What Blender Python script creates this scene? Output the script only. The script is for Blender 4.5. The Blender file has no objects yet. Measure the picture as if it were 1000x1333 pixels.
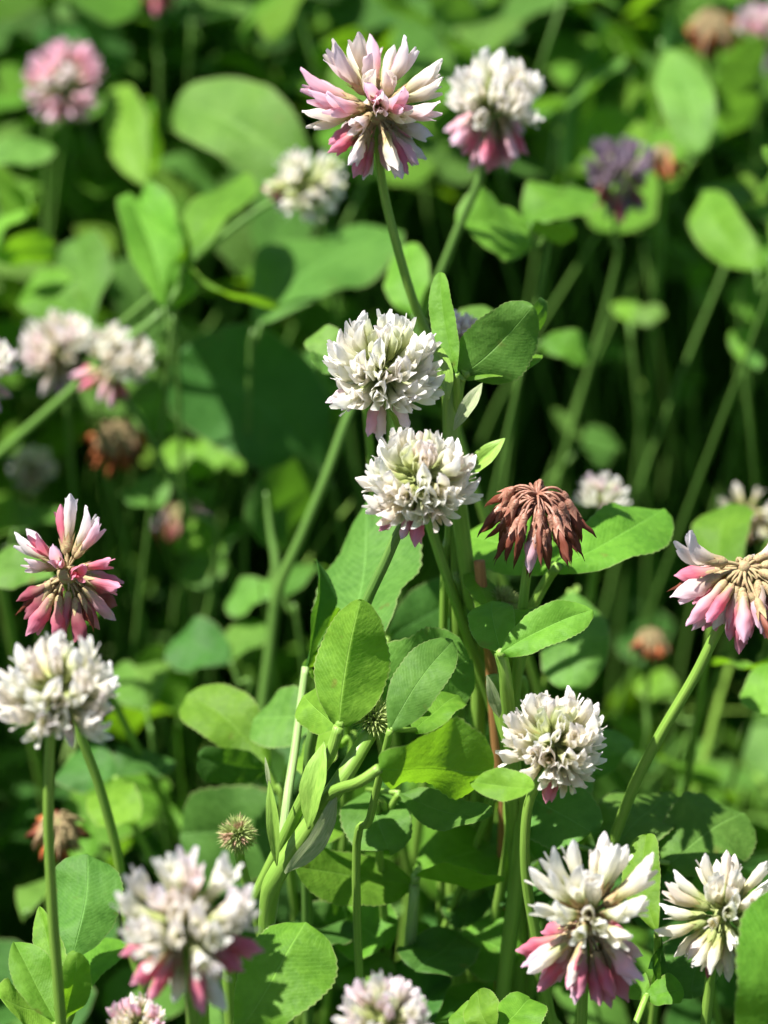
import bpy, math, random
from mathutils import Vector, Matrix, Euler, noise as mnoise
R = math.radians
random.seed(7)
scene = bpy.context.scene
COL = scene.collection

# ------------------------------------------------------------------ camera
FOCUS = 0.50            # metres to the plane of sharp focus
PITCH = R(28)
WID = 0.130             # metres across the frame in that plane
CENTRE = Vector((0, 0, 0.26))
FWD = Vector((0, math.cos(PITCH), -math.sin(PITCH)))
UPV = Vector((0, math.sin(PITCH), math.cos(PITCH)))
CAM = CENTRE - FWD * FOCUS
cam_d = bpy.data.cameras.new('camera'); cam = bpy.data.objects.new('camera', cam_d); COL.objects.link(cam)
cam.location = CAM; cam.rotation_euler = (math.pi / 2 - PITCH, 0, 0)
cam_d.sensor_fit = 'HORIZONTAL'; cam_d.sensor_width = 24.0; cam_d.lens = 24.0 * FOCUS / WID
cam_d.clip_start = 0.02; cam_d.clip_end = 200
cam_d.dof.use_dof = True; cam_d.dof.focus_distance = FOCUS
cam_d.dof.aperture_fstop = cam_d.lens / 8.6; cam_d.dof.aperture_blades = 9
scene.camera = cam

# ------------------------------------------------------------------ sky, sun, exposure
SUN = Vector((-0.40, -0.08, 0.91)).normalized()
world = bpy.data.worlds.new('World'); scene.world = world; world.use_nodes = True
wn = world.node_tree.nodes; wl = world.node_tree.links
sky = wn.new('ShaderNodeTexSky'); sky.sky_type = 'NISHITA'; sky.sun_disc = False
sky.sun_elevation = math.asin(SUN.z); sky.sun_rotation = math.atan2(SUN.x, SUN.y)
wl.new(sky.outputs[0], wn['Background'].inputs[0]); wn['Background'].inputs[1].default_value = 0.055
sun_d = bpy.data.lights.new('sun', 'SUN'); sun = bpy.data.objects.new('sun', sun_d); COL.objects.link(sun)
sun_d.energy = 5.0; sun_d.angle = R(0.53); sun_d.color = (1.0, 0.97, 0.92)
sun.rotation_euler = SUN.to_track_quat('Z', 'Y').to_euler(); sun.location = SUN * 3
scene.view_settings.view_transform = 'Standard'; scene.view_settings.look = 'None'
scene.view_settings.exposure = 1.28; scene.view_settings.gamma = 1.0
scene.render.engine = 'CYCLES'; scene.cycles.use_denoising = True
scene.cycles.max_bounces = 8; scene.cycles.transmission_bounces = 6; scene.cycles.diffuse_bounces = 4
scene.cycles.caustics_reflective = False; scene.cycles.caustics_refractive = False

# ------------------------------------------------------------------ pixel helpers (photo pixels, 1000 x 1333)
def ray(px, py):
    return FWD + Vector((1, 0, 0)) * ((px / 1000 - .5) * WID / FOCUS) + UPV * ((.5 - py / 1333) * WID * 1.333 / FOCUS)
def at(px, py, dd):
    return CAM + ray(px, py) * (FOCUS + dd)
def at_y(px, py, y):
    r = ray(px, py); return CAM + r * ((y - CAM.y) / r.y)
def proj(p):
    v = p - CAM; d = v.dot(FWD)
    if d < .02: return (-9999, -9999, d)
    return ((v.x / d * FOCUS / WID + .5) * 1000, (.5 - v.dot(UPV) / d * FOCUS / (WID * 1.333)) * 1333, d)
def px2m(px, dd):
    return px * WID / 1000 * (FOCUS + dd) / FOCUS

# ------------------------------------------------------------------ materials
def new_mat(name):
    m = bpy.data.materials.new(name); m.use_nodes = True
    nt = m.node_tree; nt.nodes.clear()
    return m, nt, nt.nodes.new, nt.links.new
def ramp(nt, pts, interp='LINEAR'):
    n = nt.nodes.new('ShaderNodeValToRGB'); n.color_ramp.interpolation = interp
    e = n.color_ramp.elements
    while len(e) < len(pts): e.new(.5)
    for k, (p, c) in enumerate(pts):
        e[k].position = p; e[k].color = (c[0], c[1], c[2], 1)
    return n
def mathn(nt, op, a, b=None, c=None, clamp=False):
    n = nt.nodes.new('ShaderNodeMath'); n.operation = op; n.use_clamp = clamp
    for k, v in enumerate((a, b, c)):
        if v is None: continue
        if isinstance(v, (int, float)): n.inputs[k].default_value = v
        else: nt.links.new(v, n.inputs[k])
    return n.outputs[0]
def mixc(nt, f, a, b, mode='MIX'):
    n = nt.nodes.new('ShaderNodeMix'); n.data_type = 'RGBA'; n.blend_type = mode
    for s, v in ((n.inputs[0], f), (n.inputs[6], a), (n.inputs[7], b)):
        if isinstance(v, (int, float)): s.default_value = v
        elif isinstance(v, tuple): s.default_value = (*v, 1)
        else: nt.links.new(v, s)
    return n.outputs[2]

def sheet_shader(nt, col, tcol, tfac, rough, spec, bump=None, bstr=.3, bdist=.0002):
    """thin plant tissue: reflects on one side, passes light to the other"""
    N, L = nt.nodes.new, nt.links.new
    p = N('ShaderNodeBsdfPrincipled'); L(col, p.inputs['Base Color'])
    p.inputs['Roughness'].default_value = rough; p.inputs['Specular IOR Level'].default_value = spec
    t = N('ShaderNodeBsdfTranslucent'); L(tcol, t.inputs['Color'])
    if bump is not None:
        b = N('ShaderNodeBump'); b.inputs['Strength'].default_value = bstr; b.inputs['Distance'].default_value = bdist
        L(bump, b.inputs['Height']); L(b.outputs[0], p.inputs['Normal']); L(b.outputs[0], t.inputs['Normal'])
    mx = N('ShaderNodeMixShader'); mx.inputs[0].default_value = tfac
    L(p.outputs[0], mx.inputs[1]); L(t.outputs[0], mx.inputs[2])
    o = N('ShaderNodeOutputMaterial'); L(mx.outputs[0], o.inputs['Surface'])

def leaf_mat(name, base, dark, trans, rough=.54, spec=.17):
    m, nt, N, L = new_mat(name)
    uv = N('ShaderNodeUVMap'); sp = N('ShaderNodeSeparateXYZ'); L(uv.outputs[0], sp.inputs[0])
    s = mathn(nt, 'ABSOLUTE', mathn(nt, 'SUBTRACT', mathn(nt, 'MULTIPLY', sp.outputs[0], 2.0), 1.0))   # 0 at midrib, 1 at edge
    t = sp.outputs[1]
    oi = N('ShaderNodeObjectInfo'); tc = N('ShaderNodeTexCoord')
    off = N('ShaderNodeVectorMath'); off.operation = 'SCALE'; L(oi.outputs['Location'], off.inputs[0]); off.inputs['Scale'].default_value = 37.0
    add = N('ShaderNodeVectorMath'); add.operation = 'ADD'; L(tc.outputs['Object'], add.inputs[0]); L(off.outputs[0], add.inputs[1])
    n1 = N('ShaderNodeTexNoise'); n1.inputs['Scale'].default_value = 620; n1.inputs['Detail'].default_value = 5; L(add.outputs[0], n1.inputs['Vector'])
    n2 = N('ShaderNodeTexNoise'); n2.inputs['Scale'].default_value = 110; n2.inputs['Detail'].default_value = 3; L(add.outputs[0], n2.inputs['Vector'])
    # side veins: slant forward from midrib to margin
    wob = mathn(nt, 'MULTIPLY', mathn(nt, 'SUBTRACT', n2.outputs[0], .5), .09)
    ph = mathn(nt, 'MULTIPLY', mathn(nt, 'ADD', mathn(nt, 'SUBTRACT', t, mathn(nt, 'MULTIPLY', mathn(nt, 'POWER', s, 1.25), .22)), wob), 30.0)
    fr = mathn(nt, 'ABSOLUTE', mathn(nt, 'SUBTRACT', mathn(nt, 'FRACT', ph), .5))
    vein = mathn(nt, 'SMOOTH_MAX', mathn(nt, 'SUBTRACT', 1.0, mathn(nt, 'MULTIPLY', fr, 5.0)), 0.0, .05)
    rib = mathn(nt, 'SUBTRACT', 1.0, mathn(nt, 'MULTIPLY', s, 34.0), clamp=True)
    edge = mathn(nt, 'MULTIPLY', mathn(nt, 'SUBTRACT', s, .955), 18.0, clamp=True)
    tissue = ramp(nt, [(.40, dark), (.60, base)]); L(mathn(nt, 'ADD', mathn(nt, 'MULTIPLY', n1.outputs[0], .5), mathn(nt, 'MULTIPLY', n2.outputs[0], .5)), tissue.inputs[0])
    light = tuple(min(1, c * 1.7 + .03) for c in base)
    c = mixc(nt, mathn(nt, 'MULTIPLY', vein, .20), tissue.outputs[0], light)
    c = mixc(nt, mathn(nt, 'MULTIPLY', rib, .7), c, light)
    c = mixc(nt, mathn(nt, 'MULTIPLY', edge, .55), c, (.36, .36, .16))
    # old spots on some of the leaves
    sp_n = N('ShaderNodeTexNoise'); sp_n.inputs['Scale'].default_value = 260; sp_n.inputs['Detail'].default_value = 2; L(add.outputs[0], sp_n.inputs['Vector'])
    spot = mathn(nt, 'MULTIPLY', mathn(nt, 'SUBTRACT', sp_n.outputs[0], .69), 9.0, clamp=True)
    c = mixc(nt, mathn(nt, 'MULTIPLY', spot, .6), c, (.16, .10, .03))
    # leaf to leaf variation
    hs = N('ShaderNodeHueSaturation'); L(c, hs.inputs['Color'])
    L(mathn(nt, 'ADD', .488, mathn(nt, 'MULTIPLY', oi.outputs['Random'], .026)), hs.inputs['Hue'])
    L(mathn(nt, 'ADD', .82, mathn(nt, 'MULTIPLY', mathn(nt, 'FRACT', mathn(nt, 'MULTIPLY', oi.outputs['Random'], 17.3)), .36)), hs.inputs['Value'])
    tv = N('ShaderNodeRGB'); tv.outputs[0].default_value = (*trans, 1)
    tcol = mixc(nt, mathn(nt, 'MULTIPLY', mathn(nt, 'ADD', vein, rib), .35, clamp=True), tv.outputs[0], tuple(c_ * .45 for c_ in trans))
    hgt = mathn(nt, 'ADD', mathn(nt, 'MULTIPLY', vein, -.10), mathn(nt, 'ADD', mathn(nt, 'MULTIPLY', rib, -1.0), mathn(nt, 'MULTIPLY', n1.outputs[0], 2.4)))
    sheet_shader(nt, hs.outputs[0], tcol, .40, rough, spec, hgt, .55, .00022)
    return m

def petal_mat(name, base, mid, tip, vary, tfac=.46):
    m, nt, N, L = new_mat(name)
    uv = N('ShaderNodeUVMap'); sp = N('ShaderNodeSeparateXYZ'); L(uv.outputs[0], sp.inputs[0])
    oi = N('ShaderNodeObjectInfo')
    cb = N('ShaderNodeCombineXYZ'); L(mathn(nt, 'MULTIPLY', sp.outputs[0], 14.0), cb.inputs[0])
    L(mathn(nt, 'MULTIPLY', sp.outputs[1], 1.6), cb.inputs[1]); L(mathn(nt, 'MULTIPLY', oi.outputs['Random'], 40.0), cb.inputs[2])
    n = N('ShaderNodeTexNoise'); n.inputs['Scale'].default_value = 1.0; n.inputs['Detail'].default_value = 3; L(cb.outputs[0], n.inputs['Vector'])
    tt = mathn(nt, 'ADD', sp.outputs[1], mathn(nt, 'MULTIPLY', mathn(nt, 'SUBTRACT', n.outputs[0], .5), .28))
    rp = ramp(nt, [(.05, base), (.42, mid), (.95, tip)]); L(tt, rp.inputs[0])
    c = mixc(nt, mathn(nt, 'MULTIPLY', mathn(nt, 'POWER', oi.outputs['Random'], 2.0), .55), rp.outputs[0], vary, 'MULTIPLY')
    st = mathn(nt, 'MULTIPLY', mathn(nt, 'SUBTRACT', n.outputs[0], .62), 3.0, clamp=True)
    c = mixc(nt, mathn(nt, 'MULTIPLY', st, .35), c, base)
    sheet_shader(nt, c, c, tfac, .52, .22, n.outputs[0], .35, .00015)
    return m

def tube_mat(name, c1, c2, streak=16.0, rough=.5, spec=.3, tf=0.0):
    m, nt, N, L = new_mat(name)
    uv = N('ShaderNodeUVMap'); sp = N('ShaderNodeSeparateXYZ'); L(uv.outputs[0], sp.inputs[0])
    cb = N('ShaderNodeCombineXYZ'); L(mathn(nt, 'MULTIPLY', sp.outputs[0], streak), cb.inputs[0]); L(mathn(nt, 'MULTIPLY', sp.outputs[1], 9.0), cb.inputs[1])
    oi = N('ShaderNodeObjectInfo'); L(mathn(nt, 'MULTIPLY', oi.outputs['Random'], 30.0), cb.inputs[2])
    n = N('ShaderNodeTexNoise'); n.inputs['Scale'].default_value = 1; n.inputs['Detail'].default_value = 4; L(cb.outputs[0], n.inputs['Vector'])
    rp = ramp(nt, [(.3, c1), (.7, c2)]); L(n.outputs[0], rp.inputs[0])
    sheet_shader(nt, rp.outputs[0], rp.outputs[0], tf, rough, spec, n.outputs[0], .5, .0003)
    return m

M = {}
M['leaf'] = leaf_mat('clover leaf green', (.134, .280, .027), (.084, .194, .017), (.26, .54, .015))
M['leaf_blue'] = leaf_mat('clover leaf bluish green', (.128, .262, .044), (.082, .186, .028), (.18, .40, .03), .55, .17)
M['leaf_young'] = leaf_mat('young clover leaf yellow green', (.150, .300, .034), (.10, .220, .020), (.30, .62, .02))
M['leaf_dark'] = leaf_mat('clover leaf green deepened for shade', (.060, .155, .028), (.038, .11, .018), (.12, .30, .015))  # darker leaf copy; shade of low and hidden leaves put into the colour
M['white'] = petal_mat('white petal', (.50, .56, .20), (.84, .83, .68), (.90, .885, .88), (.97, .86, .88))
M['greenish'] = petal_mat('greenish young petal', (.42, .50, .14), (.66, .70, .34), (.84, .85, .66), (.95, .95, .85))
M['cream'] = petal_mat('cream petal', (.52, .50, .17), (.82, .77, .60), (.89, .84, .82), (.98, .84, .82))
M['lilac'] = petal_mat('white lilac petal', (.55, .46, .26), (.84, .76, .70), (.87, .80, .86), (.95, .72, .82))
M['blush'] = petal_mat('blush petal', (.72, .60, .45), (.86, .52, .58), (.84, .62, .76), (.95, .70, .78))
M['rose'] = petal_mat('rose petal', (.62, .36, .30), (.72, .20, .28), (.78, .36, .50), (.85, .60, .62))
M['wine'] = petal_mat('faded wine petal', (.36, .20, .16), (.34, .08, .11), (.48, .17, .22), (.8, .6, .55))
M['brown'] = petal_mat('withered brown petal', (.42, .20, .15), (.19, .055, .032), (.10, .032, .018), (.75, .6, .5), .15)
M['rust'] = petal_mat('rusty withered petal', (.40, .20, .08), (.45, .13, .04), (.30, .09, .04), (.8, .6, .5), .2)
M['tan'] = petal_mat('straw withered petal', (.45, .38, .22), (.46, .30, .18), (.42, .24, .14), (.8, .7, .6), .2)
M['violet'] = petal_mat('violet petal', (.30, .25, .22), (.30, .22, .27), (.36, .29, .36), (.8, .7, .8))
M['calyx'] = tube_mat('calyx pale green', (.26, .34, .10), (.46, .48, .20), 10, .55, .2, .3)
M['calyx_old'] = tube_mat('calyx reddish', (.44, .24, .15), (.48, .46, .22), 10, .55, .2, .25)
M['calyx_dead'] = tube_mat('withered pinkish stalk', (.28, .09, .06), (.48, .28, .19), 8, .4, .4, .2)
M['calyx_bud'] = tube_mat('bud teeth green', (.30, .40, .10), (.50, .56, .24), 10, .55, .2, .3)
M['calyx_pink'] = tube_mat('bud teeth pink tipped', (.40, .36, .14), (.62, .32, .30), 10, .55, .2, .3)
M['stem'] = tube_mat('stem green', (.145, .275, .036), (.23, .38, .062), 14, .42, .4)
M['stem_light'] = tube_mat('stem pale green', (.20, .34, .09), (.33, .45, .18), 20, .42, .4)
M['stem_dark'] = tube_mat('stem green darkened for shade', (.08, .17, .03), (.125, .24, .045), 14, .42, .4)  # shade under heads and in the gaps is put into this stem colour
M['dry'] = tube_mat('dry stalk', (.26, .12, .04), (.42, .22, .08), 20, .7, .2)
M['stipule'] = tube_mat('stipule membrane', (.22, .32, .12), (.48, .50, .30), 26, .5, .35, .35)
def soil_mat():
    m, nt, N, L = new_mat('soil and litter')
    tc = N('ShaderNodeTexCoord'); n = N('ShaderNodeTexNoise'); n.inputs['Scale'].default_value = 60; n.inputs['Detail'].default_value = 8
    L(tc.outputs['Object'], n.inputs['Vector'])
    rp = ramp(nt, [(.35, (.010, .008, .005)), (.6, (.035, .024, .012)), (.78, (.07, .055, .025))]); L(n.outputs[0], rp.inputs[0])
    sheet_shader(nt, rp.outputs[0], rp.outputs[0], 0, .9, .1, n.outputs[0], 1, .01)
    return m
M['soil'] = soil_mat()

# ------------------------------------------------------------------ mesh helpers
class MB:
    """collects faces with uv; build() links one mesh object"""
    def __init__(s): s.v = []; s.f = []; s.uv = []
    def grid(s, rows, cyclic=False, uv=None):
        b = len(s.v); nr = len(rows); nc = len(rows[0])
        for r_ in rows: s.v.extend(tuple(p) for p in r_)
        cc = nc if cyclic else nc - 1
        for i in range(nr - 1):
            for j in range(cc):
                j2 = (j + 1) % nc
                s.f.append((b + i * nc + j, b + i * nc + j2, b + (i + 1) * nc + j2, b + (i + 1) * nc + j))
                if uv: u0, u1, v0, v1 = uv(i, j), uv(i, j + 1), uv(i + 1, j + 1), uv(i + 1, j); s.uv.extend((u0, u1, v0, v1))
                else:
                    s.uv.extend(((j / cc, i / (nr - 1)), ((j + 1) / cc, i / (nr - 1)), ((j + 1) / cc, (i + 1) / (nr - 1)), (j / cc, (i + 1) / (nr - 1))))
    def tube(s, pts, rad, sides=8, cap=True):
        rows = []; up = Vector((.31, .77, .55))
        n = len(pts)
        for i, p in enumerate(pts):
            d = (pts[min(i + 1, n - 1)] - pts[max(i - 1, 0)])
            d = d.normalized() if d.length > 1e-12 else Vector((0, 0, 1))
            a = d.cross(up)
            if a.length < 1e-3: a = d.cross(Vector((1, 0, 0)))
            a.normalize(); b = d.cross(a)
            r = rad[i] if isinstance(rad, (list, tuple)) else rad
            rows.append([p + (a * math.cos(2 * math.pi * k / sides) + b * math.sin(2 * math.pi * k / sides)) * r for k in range(sides)])
        if cap:
            rows.insert(0, [pts[0]] * sides); rows.append([pts[-1]] * sides)
        s.grid(rows, True)
    def mesh(s, name, smooth=True):
        me = bpy.data.meshes.new(name); me.from_pydata(s.v, [], s.f)
        ul = me.uv_layers.new(name='UVMap'); ul.data.foreach_set('uv', [c for p in s.uv for c in p])
        if smooth: me.polygons.foreach_set('use_smooth', [True] * len(me.polygons))
        me.update(); return me
def link(name, me, mat, parent=None, basis=None):
    o = bpy.data.objects.new(name, me); COL.objects.link(o)
    if mat is not None:
        if len(me.materials) == 0: me.materials.append(mat)
        if me.materials[0] is not mat:
            o.material_slots[0].link = 'OBJECT'; o.material_slots[0].material = mat
    if parent is not None: o.parent = parent
    if basis is not None: o.matrix_basis = basis
    return o
def thing(name, label, cat, loc, group=None):
    o = bpy.data.objects.new(name, None); COL.objects.link(o); o.location = loc; o.empty_display_size = .01
    o['label'] = label; o['category'] = cat
    if group: o['group'] = group
    return o
def spline(pts, sub=6):
    if len(pts) < 3: return [pts[0].lerp(pts[-1], k / sub) for k in range(sub + 1)]
    P = [pts[0] * 2 - pts[1]] + list(pts) + [pts[-1] * 2 - pts[-2]]; out = []
    for i in range(1, len(P) - 2):
        a, b, c, d = P[i - 1:i + 3]
        for k in range(sub):
            t = k / sub
            out.append(.5 * ((2 * b) + (c - a) * t + (2 * a - 5 * b + 4 * c - d) * t * t + (3 * b - a - 3 * c + d) * t ** 3))
    out.append(pts[-1]); return out

# ------------------------------------------------------------------ ground
def ground():
    b = MB(); n = 60
    def co(k): u = k / n * 2 - 1; return math.copysign(abs(u) ** 3 * 60 + abs(u) * 1.2, u)
    rows = []
    for i in range(n + 1):
        row = []
        for j in range(n + 1):
            x, y = co(j), co(i)
            row.append(Vector((x, y, (mnoise.noise(Vector((x * 9, y * 9, 0))) * .006 - .001) if abs(x) < 3 and abs(y) < 3 else 0)))
        rows.append(row)
    b.grid(rows)
    o = link('ground', b.mesh('ground'), M['soil']); o['kind'] = 'structure'
ground()

# ------------------------------------------------------------------ leaflets
SHAPES = {'obovate': (.72, .40), 'round': (.52, .42), 'elliptic': (.62, .58), 'narrow': (.75, .85), 'ovate': (.5, .62)}
def leaflet_rows(L, W, fold=.25, curl=.1, shape='obovate', n=40, m=5, tooth=.012, wave=.08, seed=0, twist=0.0, notch=0.0):
    """blade in its own frame: base at origin, tip at +y, upper face +z"""
    a, b_ = SHAPES[shape]; pk = a / (a + b_); mx = pk ** a * (1 - pk) ** b_
    rows = []; rr = random.Random(seed); p1, p2, p3 = [rr.uniform(0, 6.28) for _ in range(3)]; asy = rr.uniform(-.10, .10); bow = rr.uniform(-.07, .07)
    for i in range(n + 1):
        t = .5 - .5 * math.cos(math.pi * (i / n)); t = .35 * t + .65 * (i / n) if .15 < i / n < .85 else t
        w = (max(t, 0) ** a * max(1 - t, 0) ** b_) / mx * W * .5 + W * .006
        wl_ = [1 + asy * sd + .07 * mnoise.noise(Vector((t * 3.1, seed * 3.7 + sd, 1))) + .03 * mnoise.noise(Vector((t * 9, seed * 2.3 + sd, 4))) for sd in (-1, 1)]
        ed = 1 + (tooth if i % 2 else -tooth) * (1.6 if t > .3 else .6)
        row = []
        for j in range(-m, m + 1):
            s = math.copysign(abs(j / m) ** 1.6, j); k = abs(s)
            x = s * w * wl_[s > 0] * (ed if abs(j) == m else 1) + bow * L * math.sin(math.pi * t)
            y = t * L + (.035 * L * (k ** 1.5) * (t > .02)) * (1 - t) * (.5 + t) - notch * L * max(0, t - .85) / .15 * (1 - k) ** 2
            z = fold * abs(s * w) * (1 - .30 * k) + curl * L * 4 * t * (1 - t) * .5 - .06 * W * k * k
            z += wave * W * k * math.sin(t * 8 + p1 + (1.7 if s > 0 else 0)) + wave * .5 * W * math.sin(t * 5 + p2) * math.sin(t * math.pi) + .02 * W * k * math.sin(t * 21 + p3)
            if twist:
                q = twist * (t - .3); x, z = x * math.cos(q) - z * math.sin(q), x * math.sin(q) + z * math.cos(q)
            row.append(Vector((x, y, z)))
        rows.append(row)
    return rows
def leaf_uv(n, m):
    return lambda i, j: (.5 + .5 * math.copysign(abs((j - m) / m) ** 1.6, j - m), i / n)
def frame(B, T, Nn):
    y = (T - B).normalized(); z = Nn - y * Nn.dot(y); z.normalize(); x = y.cross(z)
    return Matrix((( x.x, y.x, z.x, B.x), (x.y, y.y, z.y, B.y), (x.z, y.z, z.z, B.z), (0, 0, 0, 1)))
NRM = {'UP': Vector((-.25, -.40, .88)), 'CAM': Vector((-.1, -.88, .47)), 'LIT': Vector((-.50, -.60, .62)),
       'BACK': Vector((.45, -.78, -.25)), 'SHADE': Vector((.78, -.58, .05)), 'FLAT': Vector((0, -.2, 1)), 'LEFT': Vector((-.8, -.5, .3)),
       'RIGHT': Vector((.6, -.6, .5))}
_seed = [100]
def leaflet(parent, org, B, T, W, nrm='UP', fold=.25, curl=.1, shape='obovate', mat='leaf', n=40, m=5, twist=0., wave=.085, notch=0.):
    _seed[0] += 1
    Nn = NRM[nrm] if isinstance(nrm, str) else Vector(nrm)
    L = (T - B).length
    b = MB(); b.grid(leaflet_rows(L, W, fold, curl, shape, n, m, .012 if n > 20 else 0, wave, _seed[0], twist, notch), uv=leaf_uv(n, m))
    me = b.mesh('leaflet')
    return link('leaflet', me, M[mat], parent, Matrix.Translation(-org) @ frame(B, T, Nn))
def ground_path(P, lean=(0, 0), prev=None, reach=.03):
    """points from P down to the soil, carrying on the way the stalk was going"""
    out = []; Q = P
    if prev is not None:
        d = P - prev; d.z = min(d.z, -.35 * d.length); d.normalize()
        k = min(reach, P.z * .3); Q = P + d * k; out.append(P + d * k * .5); out.append(Q)
    g = Vector((Q.x + lean[0], Q.y + lean[1], -.004))
    return out + [Q.lerp(g, .45) + Vector((lean[0], lean[1], 0)) * .06, g]
def leaf(label, blades, base=None, path=None, mat='leaf', pet_r=.0006, pet_mat='stem', group=None, lean=None, n=40, cat='leaf', to_ground=True):
    """one trifoliate leaf on its stalk. blades: (bx,by,ddb, tx,ty,ddt, width_px, normal, opts)"""
    rr = random.Random(hash(label) % 999 if False else len(label) * 7 + int(blades[0][0]))
    B0 = at(blades[0][0], blades[0][1], blades[0][2])
    if path is None:
        l = lean or (rr.uniform(-.06, .06), rr.uniform(.0, .06)); dv = (at(*blades[0][3:6]) - B0).normalized(); pts = [B0] + ground_path(B0, l, B0 + dv * .006 + Vector((0, 0, .012)), .010)
    else:
        y = B0.y; pts = [B0] + [at(*p) if len(p) == 3 else at_y(p[0], p[1], y) for p in path]
        if to_ground:
            q = pts[-1]; pts += ground_path(q, lean or (rr.uniform(-.015, .015), rr.uniform(0, .03)), pts[-2])
    org = Vector((pts[-1].x, pts[-1].y, 0))
    e = thing('clover_leaf', label, cat, org, group)
    p = [q - org for q in spline(pts, 5)]
    b = MB(); b.tube(p, [pet_r * (1 + .5 * k / len(p)) for k in range(len(p))], 7); link('petiole', b.mesh('petiole'), M[pet_mat], e)
    for bl in blades:
        bx, by, db, tx, ty, dt, w, nr = bl[:8]; o = dict(bl[8]) if len(bl) > 8 else {}
        mt = o.pop('mat', mat); skip = o.pop('np', 0); Bp = at(bx, by, db); Tp = at(tx, ty, dt)
        leaflet(e, org, Bp, Tp, px2m(w, (db + dt) / 2), nr, mat=mt, n=o.pop('n', n), **o)
        if (Bp - B0).length > .0015 and not skip:
            b = MB(); b.tube([B0 - org, (Bp.lerp(B0, .5)) - org, Bp - org], pet_r * .8, 6); link('petiolule', b.mesh('petiolule'), M[pet_mat], e)
    return e

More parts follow.
